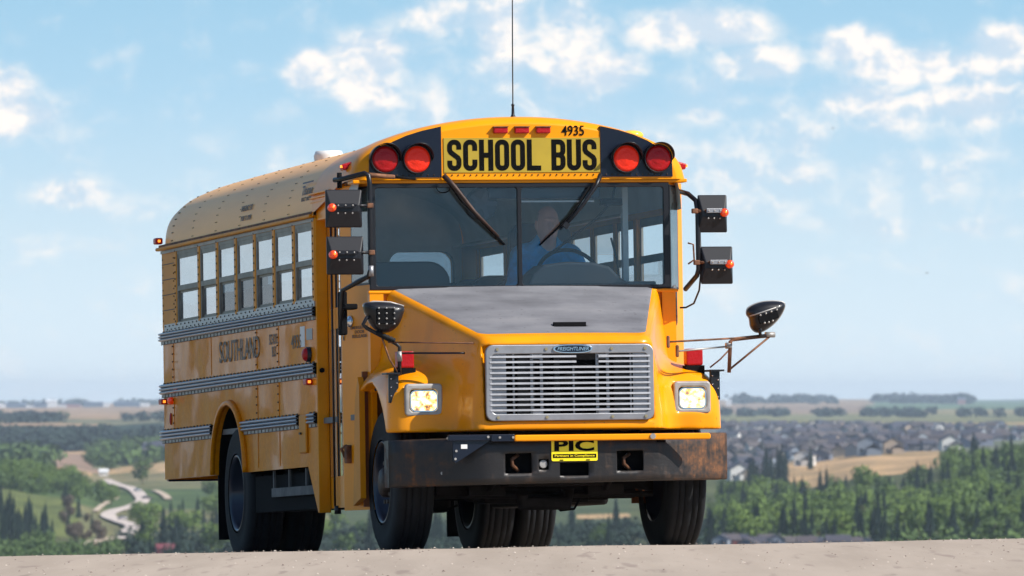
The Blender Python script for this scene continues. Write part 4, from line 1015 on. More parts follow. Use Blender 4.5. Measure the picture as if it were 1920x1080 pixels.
# roof corner markers
for p, s in (((-1.205, 1.72, 2.77), -1), ((1.235, 1.72, 2.765), 1)):
    h_ = G().box(p, (.09, .10, .045), rot=(0, s * .25, 0)).obj('side_marker_lamp', M['red'], BUS, bevel=.01)
    G().box((p[0] + s * .048, p[1] - .03, p[2] - .004), (.012, .03, .018)).obj('bulb', M['amberlit'], h_)
G().sphere((.90, 1.75, 2.985), .085, 14, 8, 0, (1, 1, .45)).obj('roof_beacon', mat('yellow_dome', (.8, .6, .05), .25, coat=.5), BUS)
an = G().lathe([(0, .025), (.02, .022), (.04, .012), (.10, .009), (.11, .014), (.12, .004)], (.06, 1.9, 3.105), (0, 0, 1), 12).obj('antenna', M['black'], BUS)
G().tube([(.06, 1.9, 3.2), (.065, 1.9, 3.7), (.075, 1.9, 4.35)], .0045, 6).obj('whip', M['black'], an)

# ---- windscreen
WY = 1.45
g = holed([(-1.11, 1.872), (1.09, 1.872), (1.09, 2.634), (-1.11, 2.634)], [rrect(-1.062, 1.902, -.030, 2.600, .02), rrect(.004, 1.902, 1.046, 2.600, .02)], lambda u, v: (u, WY - .005, v))
ws = g.obj('windscreen', M['black'], BUS, solid=0); md = ws.modifiers.new('t', 'SOLIDIFY'); md.thickness = .035; md.offset = -1 if ws.data.polygons[0].normal.y < 0 else 1
md = ws.modifiers.new('b', 'BEVEL'); md.width = .006; md.limit_method = 'ANGLE'
for a, b in ((-1.062, -.030), (.004, 1.046)): G().b2((a, WY + .004, 1.902), (b, WY + .010, 2.600)).obj('pane', M['windscreen'], ws)
# corner between windscreen and side: post, corner pane, lower panel
def corner(A, B, z0, z1, za, zb, ua, ub, nm):
    """wall from A (x,y) to B with a pane opening between fractions ua..ub, heights za..zb"""
    L = math.hypot(B[0] - A[0], B[1] - A[1])
    f3 = lambda u, v: (A[0] + (B[0] - A[0]) * u / L, A[1] + (B[1] - A[1]) * u / L, v)
    hole = [(ua * L, za), (ub * L, za), (ub * L, zb), (ua * L, zb)]
    p = holed([(0, z0), (L, z0), (L, z1), (0, z1)], [hole], f3).obj(nm, M['yellow'], BUS)
    out = Vector((B[1] - A[1], A[0] - B[0], 0)).normalized()
    if out.y > 0: out = -out
    md = p.modifiers.new('t', 'SOLIDIFY'); md.thickness = .04; md.offset = -1 if p.data.polygons[0].normal.dot(out) > 0 else 1
    h2 = rrect(ua * L + .02, za + .02, ub * L - .02, zb - .02, .03)
    fr = holed([(ua * L - .015, za - .015), (ub * L + .015, za - .015), (ub * L + .015, zb + .015), (ua * L - .015, zb + .015)], [h2], lambda u, v: tuple(Vector(f3(u, v)) + out * .004)).obj('corner_window', M['black'], BUS, solid=.012)
    G().add([f3(ua * L, za), f3(ub * L, za), f3(ub * L, zb), f3(ua * L, zb)], [(0, 1, 2, 3)]).obj('pane', M['tealglass'], fr, solid=.005)
corner((-1.205, 1.97), (-1.108, 1.452), .32, 2.635, 1.93, 2.60, .40, .96, 'front_corner_panel')
corner((1.262, 1.76), (1.092, 1.452), .75, 2.635, 1.885, 2.60, .42, .98, 'front_corner_panel')
G().b2((-1.107, WY + .0, 1.15), (1.115, WY + .03, 1.871)).obj('cowl', M['yellow'], BUS)
G().b2((-1.13, WY - .035, 1.846), (1.14, WY - .001, 1.868)).obj('cowl_ledge', M['yellow'], BUS, bevel=.008)
G().b2((1.228, 1.76, .75), (1.262, 2.05, 2.635)).obj('front_post', M['yellow'], BUS)
# ---- door step post and folding door on its right side
G().b2((-1.222, 2.745, .315), (-1.135, 2.779, 2.452)).obj('door_post', M['yellow_dull'], BUS, bevel=.006)
G().b2((-1.21, 2.02, 2.43), (-1.12, 2.76, 2.66)).obj('door_header', M['yellow'], BUS)
for k in range(3): G().b2((-1.235 - .008 * k, 1.95 + .2, 2.555 + .03 * k), (-1.205, 2.85, 2.567 + .03 * k)).obj('gutter', M['yellow'], BUS, bevel=.003)
DA, DB = Vector((-1.135, 2.745, 0)), Vector((-1.200, 1.975, 0))
def door_leaf(u0, u1):
    L = (DB - DA).length; d = (DB - DA) / L
    f3 = lambda u, v: tuple(DA + d * u + Vector((0, 0, v)))
    a, b = u0 * L + .008, u1 * L - .008
    p = holed([(a, .345), (b, .345), (b, 2.42), (a, 2.42)], [[(a + .05, .57), (b - .05, .57), (b - .05, 1.63), (a + .05, 1.63)], [(a + .05, 1.78), (b - .05, 1.78), (b - .05, 2.38), (a + .05, 2.38)]], f3).obj('door_leaf', M['yellow'], BUS)
    md = p.modifiers.new('t', 'SOLIDIFY'); md.thickness = .035; md.offset = -1 if p.data.polygons[0].normal.x < 0 else 1
    n = Vector((-d.y, d.x, 0)); n = n if n.x < 0 else -n
    for z0, z1 in ((.57, 1.63), (1.78, 2.38)):
        G().add([f3(a + .05, z0), f3(b - .05, z0), f3(b - .05, z1), f3(a + .05, z1)], [(0, 1, 2, 3)]).obj('pane', M['doorglass'], p, solid=.006)
    return p
door_leaf(0, .5); door_leaf(.5, 1)
G().tube([(-1.19, 2.36, .36), (-1.19, 2.36, 2.40)], .008, 8).obj('door_hinge', M['black'], BUS)
G().tube([(-1.17, 2.36, .30), (-1.17, 2.36, .36)], .025, 8).obj('hinge_foot', M['black'], BUS)
# emergency release handle and lettering on the corner panel
CA, CB = Vector((-1.205, 1.97, 0)), Vector((-1.108, 1.452, 0)); cd = (CB - CA).normalized(); cn = Vector((cd.y, -cd.x, 0)); cn = cn if cn.x < 0 else -cn
def onc(u, z, o=.006): return tuple(CA + cd * u + cn * o + Vector((0, 0, z)))
hd = G().lathe([(0, .042), (.012, .040), (.016, .02), (.035, .016), (.035, 0)], onc(.17, 1.665), cn, 18).obj('release_handle', M['chrome'], BUS)
G().tube([onc(.17, 1.67, .035), onc(.14, 1.62, .045), onc(.135, 1.53, .04)], [.014, .012, .008], 8).obj('lever', M['chrome'], hd)
for k, (s, w) in enumerate((('EMERGENCY', .33), ('DOOR', .17), ('RELEASE', .27))):
    text_obj('release_lettering', s, M['fadedletter'], BUS, onc(.33, 1.618 - k * .031, .004), cd, (0, 0, 1), w, .023, bold=.008, depth=.001)
lt = G().box(onc(.12, .72, .015), (.05, .05, .13), rot=(0, 0, math.atan2(cd.y, cd.x))).obj('door_latch', M['rusty'], BUS, bevel=.008)
G().tube([onc(.07, .70, .02), onc(.05, .76, .04), onc(.12, .78, .03)], .012, 6).obj('hook', M['rusty'], lt)

# ---- things on the right side panels
text_obj('company_lettering', 'SOUTHLAND', M['fadedletter'], BUS, (SX - .006, 5.52, 1.583), (0, -1, 0), (0, 0, 1), 1.50, .165, bold=.004, depth=.001)
text_obj('fleet_number', '4935', M['fadedletter'], BUS, (SX - .004, 3.46, 1.575), (0, -1, 0), (0, 0, 1), .36, .10, bold=.006, depth=.001)
text_obj('side_lettering', 'SCHOOL\nBUS', M['fadedletter'], BUS, (SX - .004, 4.26, 1.575), (0, -1, 0), (0, 0, 1), .33, .17, bold=.008, depth=.001)
RT = Vector((.15, 0, .99)).normalized()
text_obj('roof_lettering', 'Thomas', M['fadedletter'], BUS, (-1.2165, 3.02, 2.665), (0, -1, 0), RT, .36, .070, bold=.02, depth=.001, slant=.25)
G().add([(-1.2110, 2.83, 2.715), (-1.2110, 3.21, 2.715), (-1.2085, 3.21, 2.727), (-1.2085, 2.83, 2.727)], [(0, 1, 2, 3)]).obj('roof_lettering', M['fadedletter'], BUS)
text_obj('roof_lettering', 'BUILT BUSES', M['fadedletter'], BUS, (-1.2270, 3.02, 2.600), (0, -1, 0), RT, .34, .030, bold=.02, depth=.001)
text_obj('exit_lettering', 'EMERGENCY EXIT', M['fadedletter'], BUS, (-1.2245, 5.15, 2.635), (0, -1, 0), RT, .42, .042, bold=.02, depth=.001)
text_obj('exit_lettering', 'PUSH TO OPEN', M['fadedletter'], BUS, (-1.2345, 5.15, 2.560), (0, -1, 0), RT, .38, .038, bold=.02, depth=.001)
st_ = G().b2((SX - .004, 3.16, 1.53), (SX - .0005, 3.32, 1.68)).obj('sticker', M['white'], BUS)
st_ = G().b2((SX - .004, 2.90, 1.575), (SX - .0005, 3.10, 1.655)).obj('sticker', mat('grey_sticker', (.30, .32, .33), .4), BUS)
lp = G().lathe([(0, .055), (.03, .055), (.03, 0)], (SX - .001, 2.99, 1.468), (-1, 0, 0), 20).obj('stop_lamp', M['black'], BUS)
G().sphere((SX - .03, 2.99, 1.468), .05, 14, 8, 0, (.7, 1, 1)).obj('lens', M['red'], lp)
def marker(y, z, sz=(.05, .12, .045)):
    a = G().box((SX - sz[0] / 2, y, z), sz).obj('marker_lamp', M['red'], BUS, bevel=.01); G().box((SX - sz[0] / 2 - .001, y - sz[1] / 2, z), (.02, .015, .02)).obj('bulb', M['amberlit'], a)
marker(2.98, 1.268); marker(8.42, 1.265); marker(8.50, 2.53, (.06, .10, .05))
G().sphere((SX - .02, 8.12, 1.265), .03, 12, 8, 0, (1, 1, 1)).obj('stop_lamp', M['amber'], BUS)
G().sphere((SX - .003, 8.22, 1.125), .03, 12, 10, 0, (.4, .8, 1.6)).obj('reflector', M['red'], BUS)
G().box((SX - .005, 7.95, 1.355), (.03, .12, .02)).obj('reflector', M['red'], BUS)
hb = G().b2((SX - .020, 3.10, .755), (SX - .0005, 3.34, 1.035)).obj('access_flap', M['yellow_dull'], BUS, bevel=.01)
G().box((SX - .026, 3.26, .90), (.014, .05, .015)).obj('latch', M['rivet'], hb)
G().tube([(-1.19, 2.745, 1.345), (-1.19, 2.725, 1.345)], .018, 10).obj('door_stop', M['blackmatte'], BUS)
# rear bumper end
G().prism([(8.52, .92), (8.60, .92), (8.585, .80), (8.60, .64), (8.52, .64)], 0, -1.19, 1.19).obj('rear_bumper', M['navy'], BUS, bevel=.01)
for sx in (-1, 1): G().b2((sx * 1.0 - .12, 8.50, .655), (sx * 1.0 + .12, 8.515, .66)).obj('bumper_bracket', M['chassis'], BUS)
# ---- hood
def hood_sdf(X, Y, Z):
    ax = np.abs(X); w = .62 + (Y - .18) * .30; zt = 1.50 + (Y - .18) * .305 + .022 * (1 - np.clip(ax / w, 0, 1)**2) * np.clip(Y, 0, 1)
    top = (Z - zt) * .956; sd = (ax - (w + (zt - Z) * .13)) * .95; fr = (.075 + np.clip(Z - .84, 0, 1) * .07 - Y) + .10 * np.clip(ax - .35, 0, 1)**2
    d = smax(smax(top, sd, .07), fr, .07); d = np.maximum(d, Y - 1.425); d = np.maximum(d, .84 - Z)
    # fenders
    cz = 1.335 - .42 * np.clip(Y - 1.0, -1, 1)**2 * np.where(Y < 1.0, 1.0, .5)
    fz = (Z - cz) + .55 * np.clip(ax - .86, 0, 1)**2; fx = (ax - 1.208 + .03 * (Z - .84)); fy = .40 - Y + .9 * np.clip(ax - .95, 0, 1)**2 + .16 * np.clip(Z - .95, 0, 1)
    f = smax(smax(fz, fx, .13), fy, .11); f = np.maximum(f, Y - 1.53); f = np.maximum(f, .84 - Z); f = np.maximum(f, .5 - ax)
    # lower apron joins grille surround and fenders
    d = smin(d, f, .13)
    d = np.maximum(d, .842 - Z)
    wheel = np.sqrt((Y - 1.20)**2 + (Z - .50)**2) - .705
    d = smax(d, -np.maximum(wheel, .62 - ax), .012)
    lip = np.abs(wheel + .0)   # a raised bead round the opening
    gr = np.maximum(np.maximum(ax - .60, np.abs(Z - 1.171) - .262), Y - .175)
    d = smax(d, -gr, .01)
    hx = np.abs(ax - .968) - .118; hz = np.abs(Z - 1.068) - .096; hl = np.maximum(np.maximum(hx, hz), Y - .52)
    d = smax(d, -hl, .012)
    hollow = np.maximum(np.maximum(ax - .56, .30 - Y), Z - 1.2); d = np.maximum(d, -hollow)
    slot = np.maximum(np.maximum(np.abs(X - .09) - .115, np.abs(Y - .42) - .022), 1.50 + (.42 - .18) * .305 - Z - .01); d = np.maximum(d, -slot)
    return d
hood = net_obj('hood', hood_sdf, (-1.26, 0.0, .80), (1.26, 1.46, 1.96), .012, M['hood'], BUS, 2)
G().prism([(1.455, .40), (1.70, .35), (1.60, 1.10), (1.50, 1.26), (1.455, 1.20)], 0, -1.2, -1.16).obj('splash_panel', M['yellow_dull'], BUS)
G().prism([(1.455, .40), (1.70, .35), (1.60, 1.10), (1.50, 1.26), (1.455, 1.20)], 0, 1.16, 1.2).obj('splash_panel', M['yellow_dull'], BUS)
for s in (-1, 1):
    G().b2((s * .80, 1.52, .34), (s * 1.16, 1.545, 1.30)).obj('mud_panel', mat('wheel_well', (.20, .06, .015), .7), BUS)
    G().prism([(1.42, 1.87), (1.50, 1.87), (1.50, 1.15), (1.42, 1.15)], 0, s * 1.02, s * 1.12).obj('cowl_side', M['yellow'], BUS)
    G().b2((s * .62, .5, .65), (s * .60, 1.5, 1.25)).obj('inner_fender', M['chassis'], BUS)
G().tube([(-1.13, 1.25, 1.16), (-1.05, 1.25, 1.20), (-1.0, 1.1, 1.19)], .012, 6).obj('fender_stay', M['chassis'], BUS)
# grille
GY = .058
gr = holed(rrect(-.602, .906, .602, 1.436, .055), [rrect(-.560, .955, .560, 1.372, .03)], lambda u, v: (u, GY, v)).obj('grille', M['steel'], BUS, solid=0)
md = gr.modifiers.new('t', 'SOLIDIFY'); md.thickness = .03; md.offset = -1 if gr.data.polygons[0].normal.y < 0 else 1
md = gr.modifiers.new('b', 'BEVEL'); md.width = .006; md.limit_method = 'ANGLE'; md.segments = 2
for s in (-1, 1): G().b2((s * .561, GY + .015, .954), (s * .455, GY + .02, 1.373)).obj('side_plate', M['steel'], gr)
for i in range(11):
    z = 1.352 - i * .0372
    segs = [(-.575, .575)] if i > 1 else [(-.575, .045), (.205, .575)]
    for a, b in segs: G().prism([(GY - .004, z - .006), (GY - .001, z + .007), (GY + .02, z + .011), (GY + .022, z - .003)], 0, a, b).obj('slat', M['steel'], gr)
for x in (-.400, -.270, -.200, .030, .200, .275, .440):
    w_ = .006 if x in (-.400, .030, .440) else .010
    if x == .03: G().b2((x - w_, GY + .022, .954), (x + w_, GY + .032, 1.29)).obj('upright', M['steel'], gr); continue
    G().b2((x - w_, GY + .022, .954), (x + w_, GY + .034, 1.373)).obj('upright', M['steel'], gr)
for x in (-.235, .2375):
    for z in (1.352, .968): G().b2((x - .035, GY + .006, z - .014), (x + .035, GY + .010, z + .014)).obj('clip_plate', M['steel'], gr)
for x in (-.52, -.17, .30, .54):
    for z in (1.405, .930): G().tube([(x, GY, z), (x, GY - .008, z)], .011, 8).obj('screw', M['platebrass'], gr)
bd = G().prism([(.02 + .142 * math.copysign(abs(math.cos(a))**.7, math.cos(a)), 1.405 + .032 * math.copysign(abs(math.sin(a))**.8, math.sin(a))) for a in [2 * math.pi * k / 32 for k in range(32)]], 1, GY - .012, GY).obj('badge', M['chrome'], BUS, bevel=.003)
G().prism([(.02 + .128 * math.copysign(abs(math.cos(a))**.7, math.cos(a)), 1.405 + .024 * math.copysign(abs(math.sin(a))**.8, math.sin(a))) for a in [2 * math.pi * k / 32 for k in range(32)]], 1, GY - .0135, GY - .01).obj('field', M['navy'], bd)
text_obj('badge_lettering', 'FREIGHTLINER', M['chrome'], BUS, (.02, GY - .0155, 1.405), (1, 0, 0), (0, 0, 1), .225, .026, bold=.012, depth=.003, slant=.25)
G().b2((-.025, .40, 1.565), (.205, .44, 1.603)).obj('hood_vent', M['blackmatte'], BUS)  # solid black block; the shade of the recessed slot is put into its colour
G().b2((-.57, .16, .93), (.57, .185, 1.40)).obj('radiator', M['blackmatte'], BUS)
M['rad'] = mat('radiator_tank', (.06, .06, .065), .5, .4)
for a, b in ((-.36, -.24), (.33, .44), (-.10, -.06)): G().b2((a, .12, .95), (b, .155, 1.36)).obj('radiator_tank', M['rad'], BUS)
# headlights
for s in (-1, 1):
    x = s * .968; y = .405
    bz = holed(rrect(x - .134, .955, x + .134, 1.181, .028), [rrect(x - .100, .988, x + .100, 1.142, .03)], lambda u, v: (u, y, v)).obj('headlight', M['dullsteel'], BUS)
    md = bz.modifiers.new('t', 'SOLIDIFY'); md.thickness = .045; md.offset = -1 if bz.data.polygons[0].normal.y < 0 else 1
    md = bz.modifiers.new('b', 'BEVEL'); md.width = .012; md.segments = 3; md.limit_method = 'ANGLE'
    G().b2((x - .12, y + .05, .97), (x + .12, y + .07, 1.17)).obj('housing', M['black'], bz)
    G().prism(rrect(x - .092, .992, x + .092, 1.128, .035), 1, y + .012, y + .04).obj('lens', M['headlit'], bz, bevel=.010)
    rg = holed(rrect(x - .099, .985, x + .099, 1.135, .04), [rrect(x - .090, .994, x + .090, 1.126, .034)], lambda u, v: (u, y + .010, v)).obj('retaining_ring', M['chrome'], bz, solid=.01)
# fender top marker lamps
for s in (-1, 1):
    x = s * 1.045; z0 = 1.285
    b_ = G().prism(rrect(x - .075, .62, x + .075, .70, .02), 2, z0 - .05, z0 + .012).obj('fender_lamp', M['blackmatte'], BUS)
    G().b2((x - .060, .615, z0 + .012), (x + .060, .71, z0 + .130)).obj('lens', M['red'], b_, bevel=.012)
    G().b2((s * 1.16 - .035, .50, 1.05), (s * 1.16 + .035, .535, 1.255)).obj('mirror_mount', M['black'], BUS, bevel=.006)
    G().prism([(s * 1.12, .47), (s * 1.22, .47), (s * 1.22, .62), (s * 1.10, .66)], 2, 1.250, 1.262).obj('mirror_mount', M['black'], BUS)
    rivets('mount_bolts', [(s * 1.16 + q * .02, .499, 1.07 + .03 * k) for k in range(6) for q in ((-1) ** k,)], (0, -1, 0), .006, 'chrome')
# ---- crossview mirrors on their stays
def puff(outline, c, dx, dz, depth, mt, name, parent, yb):
    """rounded housing: outline in (x,z), bulging forward"""
    g = G(); n = len(outline); rings = 7; vs = []; cx, cz = c
    for j in range(rings):
        f = j / (rings - 1); k = math.cos(f * math.pi / 2) ** .6 if j < rings - 1 else 0.02
        for x, z in outline: vs.append((cx + (x - cx) * k, yb - depth * math.sin(f * math.pi / 2), cz + (z - cz) * k))
    fs = [(j * n + i, j * n + (i + 1) % n, (j + 1) * n + (i + 1) % n, (j + 1) * n + i) for j in range(rings - 1) for i in range(n)]
    g.add(vs, fs, 0, True); g.add(vs[-n:], [tuple(range(n))]); g.add(vs[:n], [tuple(range(n))[::-1]]); return g.obj(name, mt, parent)
def bez(pts, n=6):
    out = []; m = len(pts)
    for i in range(m):
        p0, p1, p2, p3 = [Vector(pts[(i + k) % m]) for k in (-1, 0, 1, 2)]
        for k in range(n):
            t = k / n; out.append(tuple(.5 * ((2 * p1) + (p2 - p0) * t + (2 * p0 - 5 * p1 + 4 * p2 - p3) * t * t + (3 * p1 - p0 - 3 * p2 + p3) * t**3)))
    return out
MY = .50
ol = bez([(-1.372, 1.738), (-1.30, 1.758), (-1.18, 1.752), (-1.085, 1.722), (-1.092, 1.66), (-1.13, 1.585), (-1.20, 1.542), (-1.27, 1.552), (-1.335, 1.62)])
cm = puff(ol, (-1.22, 1.67), 0, 0, .10, M['black'], 'crossview_mirror', BUS, MY)
G().prism(ol, 1, MY + .002, MY + .012).obj('mirror_glass', M['chrome'], cm)
G().tube([(x, MY - .012 - .004, z + .004) for x, z in [(-1.372, 1.738), (-1.30, 1.756), (-1.18, 1.75), (-1.085, 1.722)]], .007, 6).obj('rim', M['dullsteel'], cm)
G().box((-1.235, MY - .094, 1.655), (.13, .03, .11)).obj('mount_plate', M['blackmatte'], cm, bevel=.006)
rv = G()
for i in range(3):
    for k in range(4): rv.lathe([(0, .007), (.006, .005), (.007, 0)], (-1.285 + i * .055, MY - .112, 1.60 + k * .037), (0, -1, 0), 6)
rv.obj('bolts', M['dullsteel'], cm)['kind'] = 'stuff'
ar = G().tube([(-1.30, MY - .03, 1.655), (-1.36, MY - .05, 1.645), (-1.385, MY - .05, 1.60), (-1.36, MY - .04, 1.575), (-1.25, MY - .02, 1.52), (-1.14, MY, 1.465), (-1.115, MY, 1.44), (-1.118, MY, 1.25)], .014, 8).obj('mirror_arm', M['black'], BUS)
G().tube([(-1.25, MY - .02, 1.522), (-1.19, MY, 1.36), (-1.125, MY, 1.25)], .007, 6).obj('brace', M['rusty'], ar)
G().tube([(-1.20, MY - .01, 1.475), (-.56, .20, 1.452)], .006, 6).obj('stay', M['rusty'], ar)
G().tube([(-1.10, MY, 1.398), (-.70, .28, 1.388)], .008, 6).obj('stay', M['black'], ar)
G().box((-.548, .19, 1.452), (.025, .025, .075)).obj('stay_foot', M['rusty'], ar, bevel=.006)
G().tube([(-1.118, MY, 1.41), (-1.115, MY, 1.34)], .018, 8).obj('clamp', M['dullsteel'], ar)
G().tube([(-1.29 + .012 * k, MY - .03, 1.545 - .0055 * k) for k in range(12)], [.019 if k % 2 else .015 for k in range(12)], 8).obj('cable_wrap', M['rubber'], ar)
ol = bez([(1.395, 1.655), (1.412, 1.70), (1.50, 1.735), (1.60, 1.742), (1.672, 1.725), (1.655, 1.66), (1.60, 1.59), (1.52, 1.535), (1.462, 1.525), (1.425, 1.56), (1.415, 1.62)])
cm = puff(ol, (1.53, 1.65), 0, 0, .09, M['black'], 'crossview_mirror', BUS, MY)
G().prism(ol, 1, MY + .002, MY + .012).obj('mirror_glass', M['chrome'], cm)
G().tube([(1.405, MY - .05, 1.635), (1.47, MY - .092, 1.655), (1.58, MY - .085, 1.69), (1.668, MY - .03, 1.722)], .006, 6).obj('rim', M['dullsteel'], cm)
G().box((1.53, MY - .094, 1.625), (.15, .02, .055), rot=(0, -.32, 0)).obj('mount_plate', M['blackmatte'], cm, bevel=.006)
G().tube([(x, MY - .006, z) for x, z in ol] + [(ol[0][0], MY - .006, ol[0][1])], .006, 6, caps=False).obj('rim', M['dullsteel'], cm)
rv = G()
for x, z in ((1.47, 1.64), (1.51, 1.652), (1.55, 1.665), (1.59, 1.678), (1.50, 1.585), (1.53, 1.59), (1.56, 1.60)): rv.lathe([(0, .008), (.006, .005), (.007, 0)], (x, MY - .104, z), (0, -1, 0), 6)
rv.obj('bolts', M['dullsteel'], cm)['kind'] = 'stuff'
ar = G().tube([(1.49, MY - .04, 1.56), (1.475, MY - .06, 1.53), (1.49, MY - .02, 1.495), (1.55, MY, 1.50)], .013, 8).obj('mirror_arm', M['black'], BUS)
G().tube([(1.57, MY, 1.50), (1.44, MY, 1.488), (1.30, MY, 1.474), (1.275, MY, 1.46), (1.262, MY, 1.24)], .014, 8).obj('bracket_tube', M['rusty'], ar)
G().tube([(1.56, MY, 1.49), (1.27, MY, 1.265)], .008, 6).obj('brace', M['rusty'], ar)
G().tube([(1.44, MY, 1.488), (.76, .21, 1.452)], .008, 6).obj('stay', M['rusty'], ar)
G().tube([(1.26, MY, 1.425), (.84, .27, 1.388)], .007, 6).obj('stay', M['dullsteel'], ar)
G().tube([(1.265, MY, 1.40), (1.20, MY, 1.335), (1.14, .56, 1.28)], .006, 6).obj('brace', M['rusty'], ar)
G().tube([(1.24, MY, 1.43), (1.28, MY, 1.43)], .022, 8).obj('clamp', M['dullsteel'], ar)
G().tube([(1.53, MY, 1.505), (1.60, MY, 1.505)], .020, 8).obj('clamp', M['dullsteel'], ar)
for p in ((.745, .20, 1.452), (.825, .26, 1.388)): G().box(p, (.022, .03, .085)).obj('stay_foot', M['rusty'], ar, bevel=.008)
# ---- flat rear view mirrors, two on each side, on bent tubes
def flat_mirror(cx, cz, w, h, y, lamp_s, arm_to, lit, nm='rear_view_mirror'):
    g = G(); a = (w / 2, h / 2); b = (w / 2 * .80, h / 2 * .16)
    vs = [(cx + q * a[0], y, cz + r * a[1]) for q, r in ((-1, -1), (1, -1), (1, 1), (-1, 1))] + [(cx + q * a[0], y - .018, cz + r * a[1]) for q, r in ((-1, -1), (1, -1), (1, 1), (-1, 1))] + [(cx + q * b[0], y - .055, cz + r * b[1]) for q, r in ((-1, -1), (1, -1), (1, 1), (-1, 1))]
    g.add(vs, [(0, 1, 2, 3), (8, 9, 10, 11)] + [(k + o, (k + 1) % 4 + o, (k + 1) % 4 + o + 4, k + o + 4) for o in (0, 4) for k in range(4)])
    m_ = g.obj(nm, M['black'], BUS, bevel=.008, seg=3)
    G().b2((cx - w / 2 + .012, y + .001, cz - h / 2 + .012), (cx + w / 2 - .012, y + .006, cz + h / 2 - .012)).obj('mirror_glass', M['chrome'], m_)
    G().b2((cx - w * .27, y - .078, cz + .004), (cx + w * .27, y - .060, cz + .036)).obj('bracket_plate', M['steel' if lit else 'black'], m_, bevel=.003)  # sunlit side's plate is bright steel: the sun's highlight put into the material
    rv = G()
    for k in (-1, 0, 1):
        for z in (.02, -.035): rv.lathe([(0, .007), (.006, .005), (.007, 0)], (cx + k * w * .2, y - (.078 if z > 0 else .064), cz + z), (0, -1, 0), 6)
    rv.obj('bolts', M['dullsteel'], m_)['kind'] = 'stuff'
    lx = cx + lamp_s * w * .36
    G().lathe([(0, .030), (.03, .030), (.045, .022), (.05, 0)], (lx, y - .045, cz + .005), (0, -1, 0), 18).obj('side_lamp', M['amber'], m_)
    G().sphere((lx + .004, y - .094, cz + .008), .007, 8, 6).obj('bulb', M['amberlit'], m_)
    G().tube([(cx - lamp_s * w * .25, y - .05, cz + .02), (arm_to, y - .02, cz + .02)], .011, 8).obj('arm', M['rusty' if lit else 'black'], m_)  # arm on the sunlit side coloured lighter than on the shaded side
    G().box((arm_to, y - .02, cz + .02), (.045, .035, .035)).obj('clamp', M['rusty'], m_, bevel=.006)
Y1 = 1.25
flat_mirror(-1.340, 2.445, .262, .268, Y1, -1, -1.150, False); flat_mirror(-1.335, 2.113, .265, .270, Y1, -1, -1.145, False)
flat_mirror(1.352, 2.395, .212, .268, Y1, 1, 1.222, True); flat_mirror(1.378, 2.027, .232, .268, Y1, 1, 1.230, True)
t = G().tube([(-1.345, 1.50, 2.66), (-1.30, 1.40, 2.665), (-1.18, Y1, 2.695), (-1.155, Y1 - .01, 2.68), (-1.148, Y1 - .01, 2.62), (-1.148, Y1 - .01, 2.02), (-1.165, Y1, 1.965), (-1.22, 1.35, 1.93), (-1.30, 1.50, 1.875), (-1.305, 1.52, 1.62)], .018, 10).obj('mirror_frame', M['black'], BUS)
G().b2((-1.315, 1.50, 1.56), (-1.265, 1.60, 1.87)).obj('foot', M['blackmatte'], t, bevel=.01)
G().b2((-1.30, 1.45, 1.74), (-1.20, 1.60, 1.78)).obj('foot', M['blackmatte'], t, bevel=.01)
G().tube([(-1.148, Y1 - .01, 2.04), (-1.148, Y1 - .01, 1.965)], .0195, 10, caps=True).obj('sleeve', M['steel'], t)
G().tube([(-1.32, 1.45, 2.60), (-1.32, 1.45, 2.71)], .018, 8).obj('bolt', M['blackmatte'], t)
rod = G().tube([(-1.155, Y1, 2.685), (-.95, 1.33, 2.672)], .016, 8).obj('mirror_brace', M['rusty'], BUS)
G().tube([(-.95, 1.33, 2.672), (-.78, 1.40, 2.662)], .009, 8).obj('tip', M['blackmatte'], rod)
t = G().tube([(1.20, 1.60, 2.575), (1.22, 1.40, 2.545), (1.236, Y1, 2.49), (1.245, Y1 - .01, 2.40), (1.245, Y1 - .01, 2.0), (1.235, Y1, 1.955), (1.20, 1.45, 1.865)], .018, 10).obj('mirror_frame', M['black'], BUS)
G().tube([(1.258, Y1 - .01, 2.3), (1.265, Y1 - .01, 2.0), (1.25, Y1, 1.85), (1.235, 1.35, 1.76), (1.21, 1.48, 1.735), (1.17, 1.50, 1.735)], .007, 6).obj('cable', M['black'], t)
G().tube([(1.25, 1.55, 2.2), (1.29, 1.55, 2.19), (1.295, 1.55, 2.08), (1.25, 1.55, 2.05)], .007, 6).obj('grab_handle', M['rusty'], BUS)
G().b2((1.25, 1.98, 1.52), (1.30, 2.45, 1.76)).obj('stop_sign', M['black'], BUS, bevel=.01)
# wipers
w = G().tube([(-.575, FY - .03, 2.685), (-.50, FY - .06, 2.60), (-.36, FY - .07, 2.42), (-.18, FY - .04, 2.245)], [.020, .016, .013, .008], 8).obj('wiper', M['brown'], BUS)
G().tube([(-.56, FY - .03, 2.66), (-.44, FY - .02, 2.50), (-.13, FY - .0, 2.19)], .009, 6).obj('blade', M['blackmatte'], w)
G().tube([(-.61, FY - .02, 2.60)] + [(-.575 + .05 * math.cos(a), FY - .02, 2.60 + .038 * math.sin(a)) for a in np.linspace(3, 6.2, 9)], .004, 5).obj('hose', M['blackmatte'], w)
w = G().tube([(.575, FY - .03, 2.685), (.53, FY - .06, 2.60), (.42, FY - .06, 2.45), (.31, FY - .05, 2.33)], [.018, .015, .013, .012], 8).obj('wiper', M['black'], BUS)
G().tube([(.50, FY - .02, 2.60), (.36, FY - .02, 2.40), (.125, FY, 2.185)], [.010, .012, .006], 6).obj('blade', M['blackmatte'], w)
G().box((.31, FY - .055, 2.325), (.04, .02, .04), rot=(0, .7, 0)).obj('joint', M['black'], w)

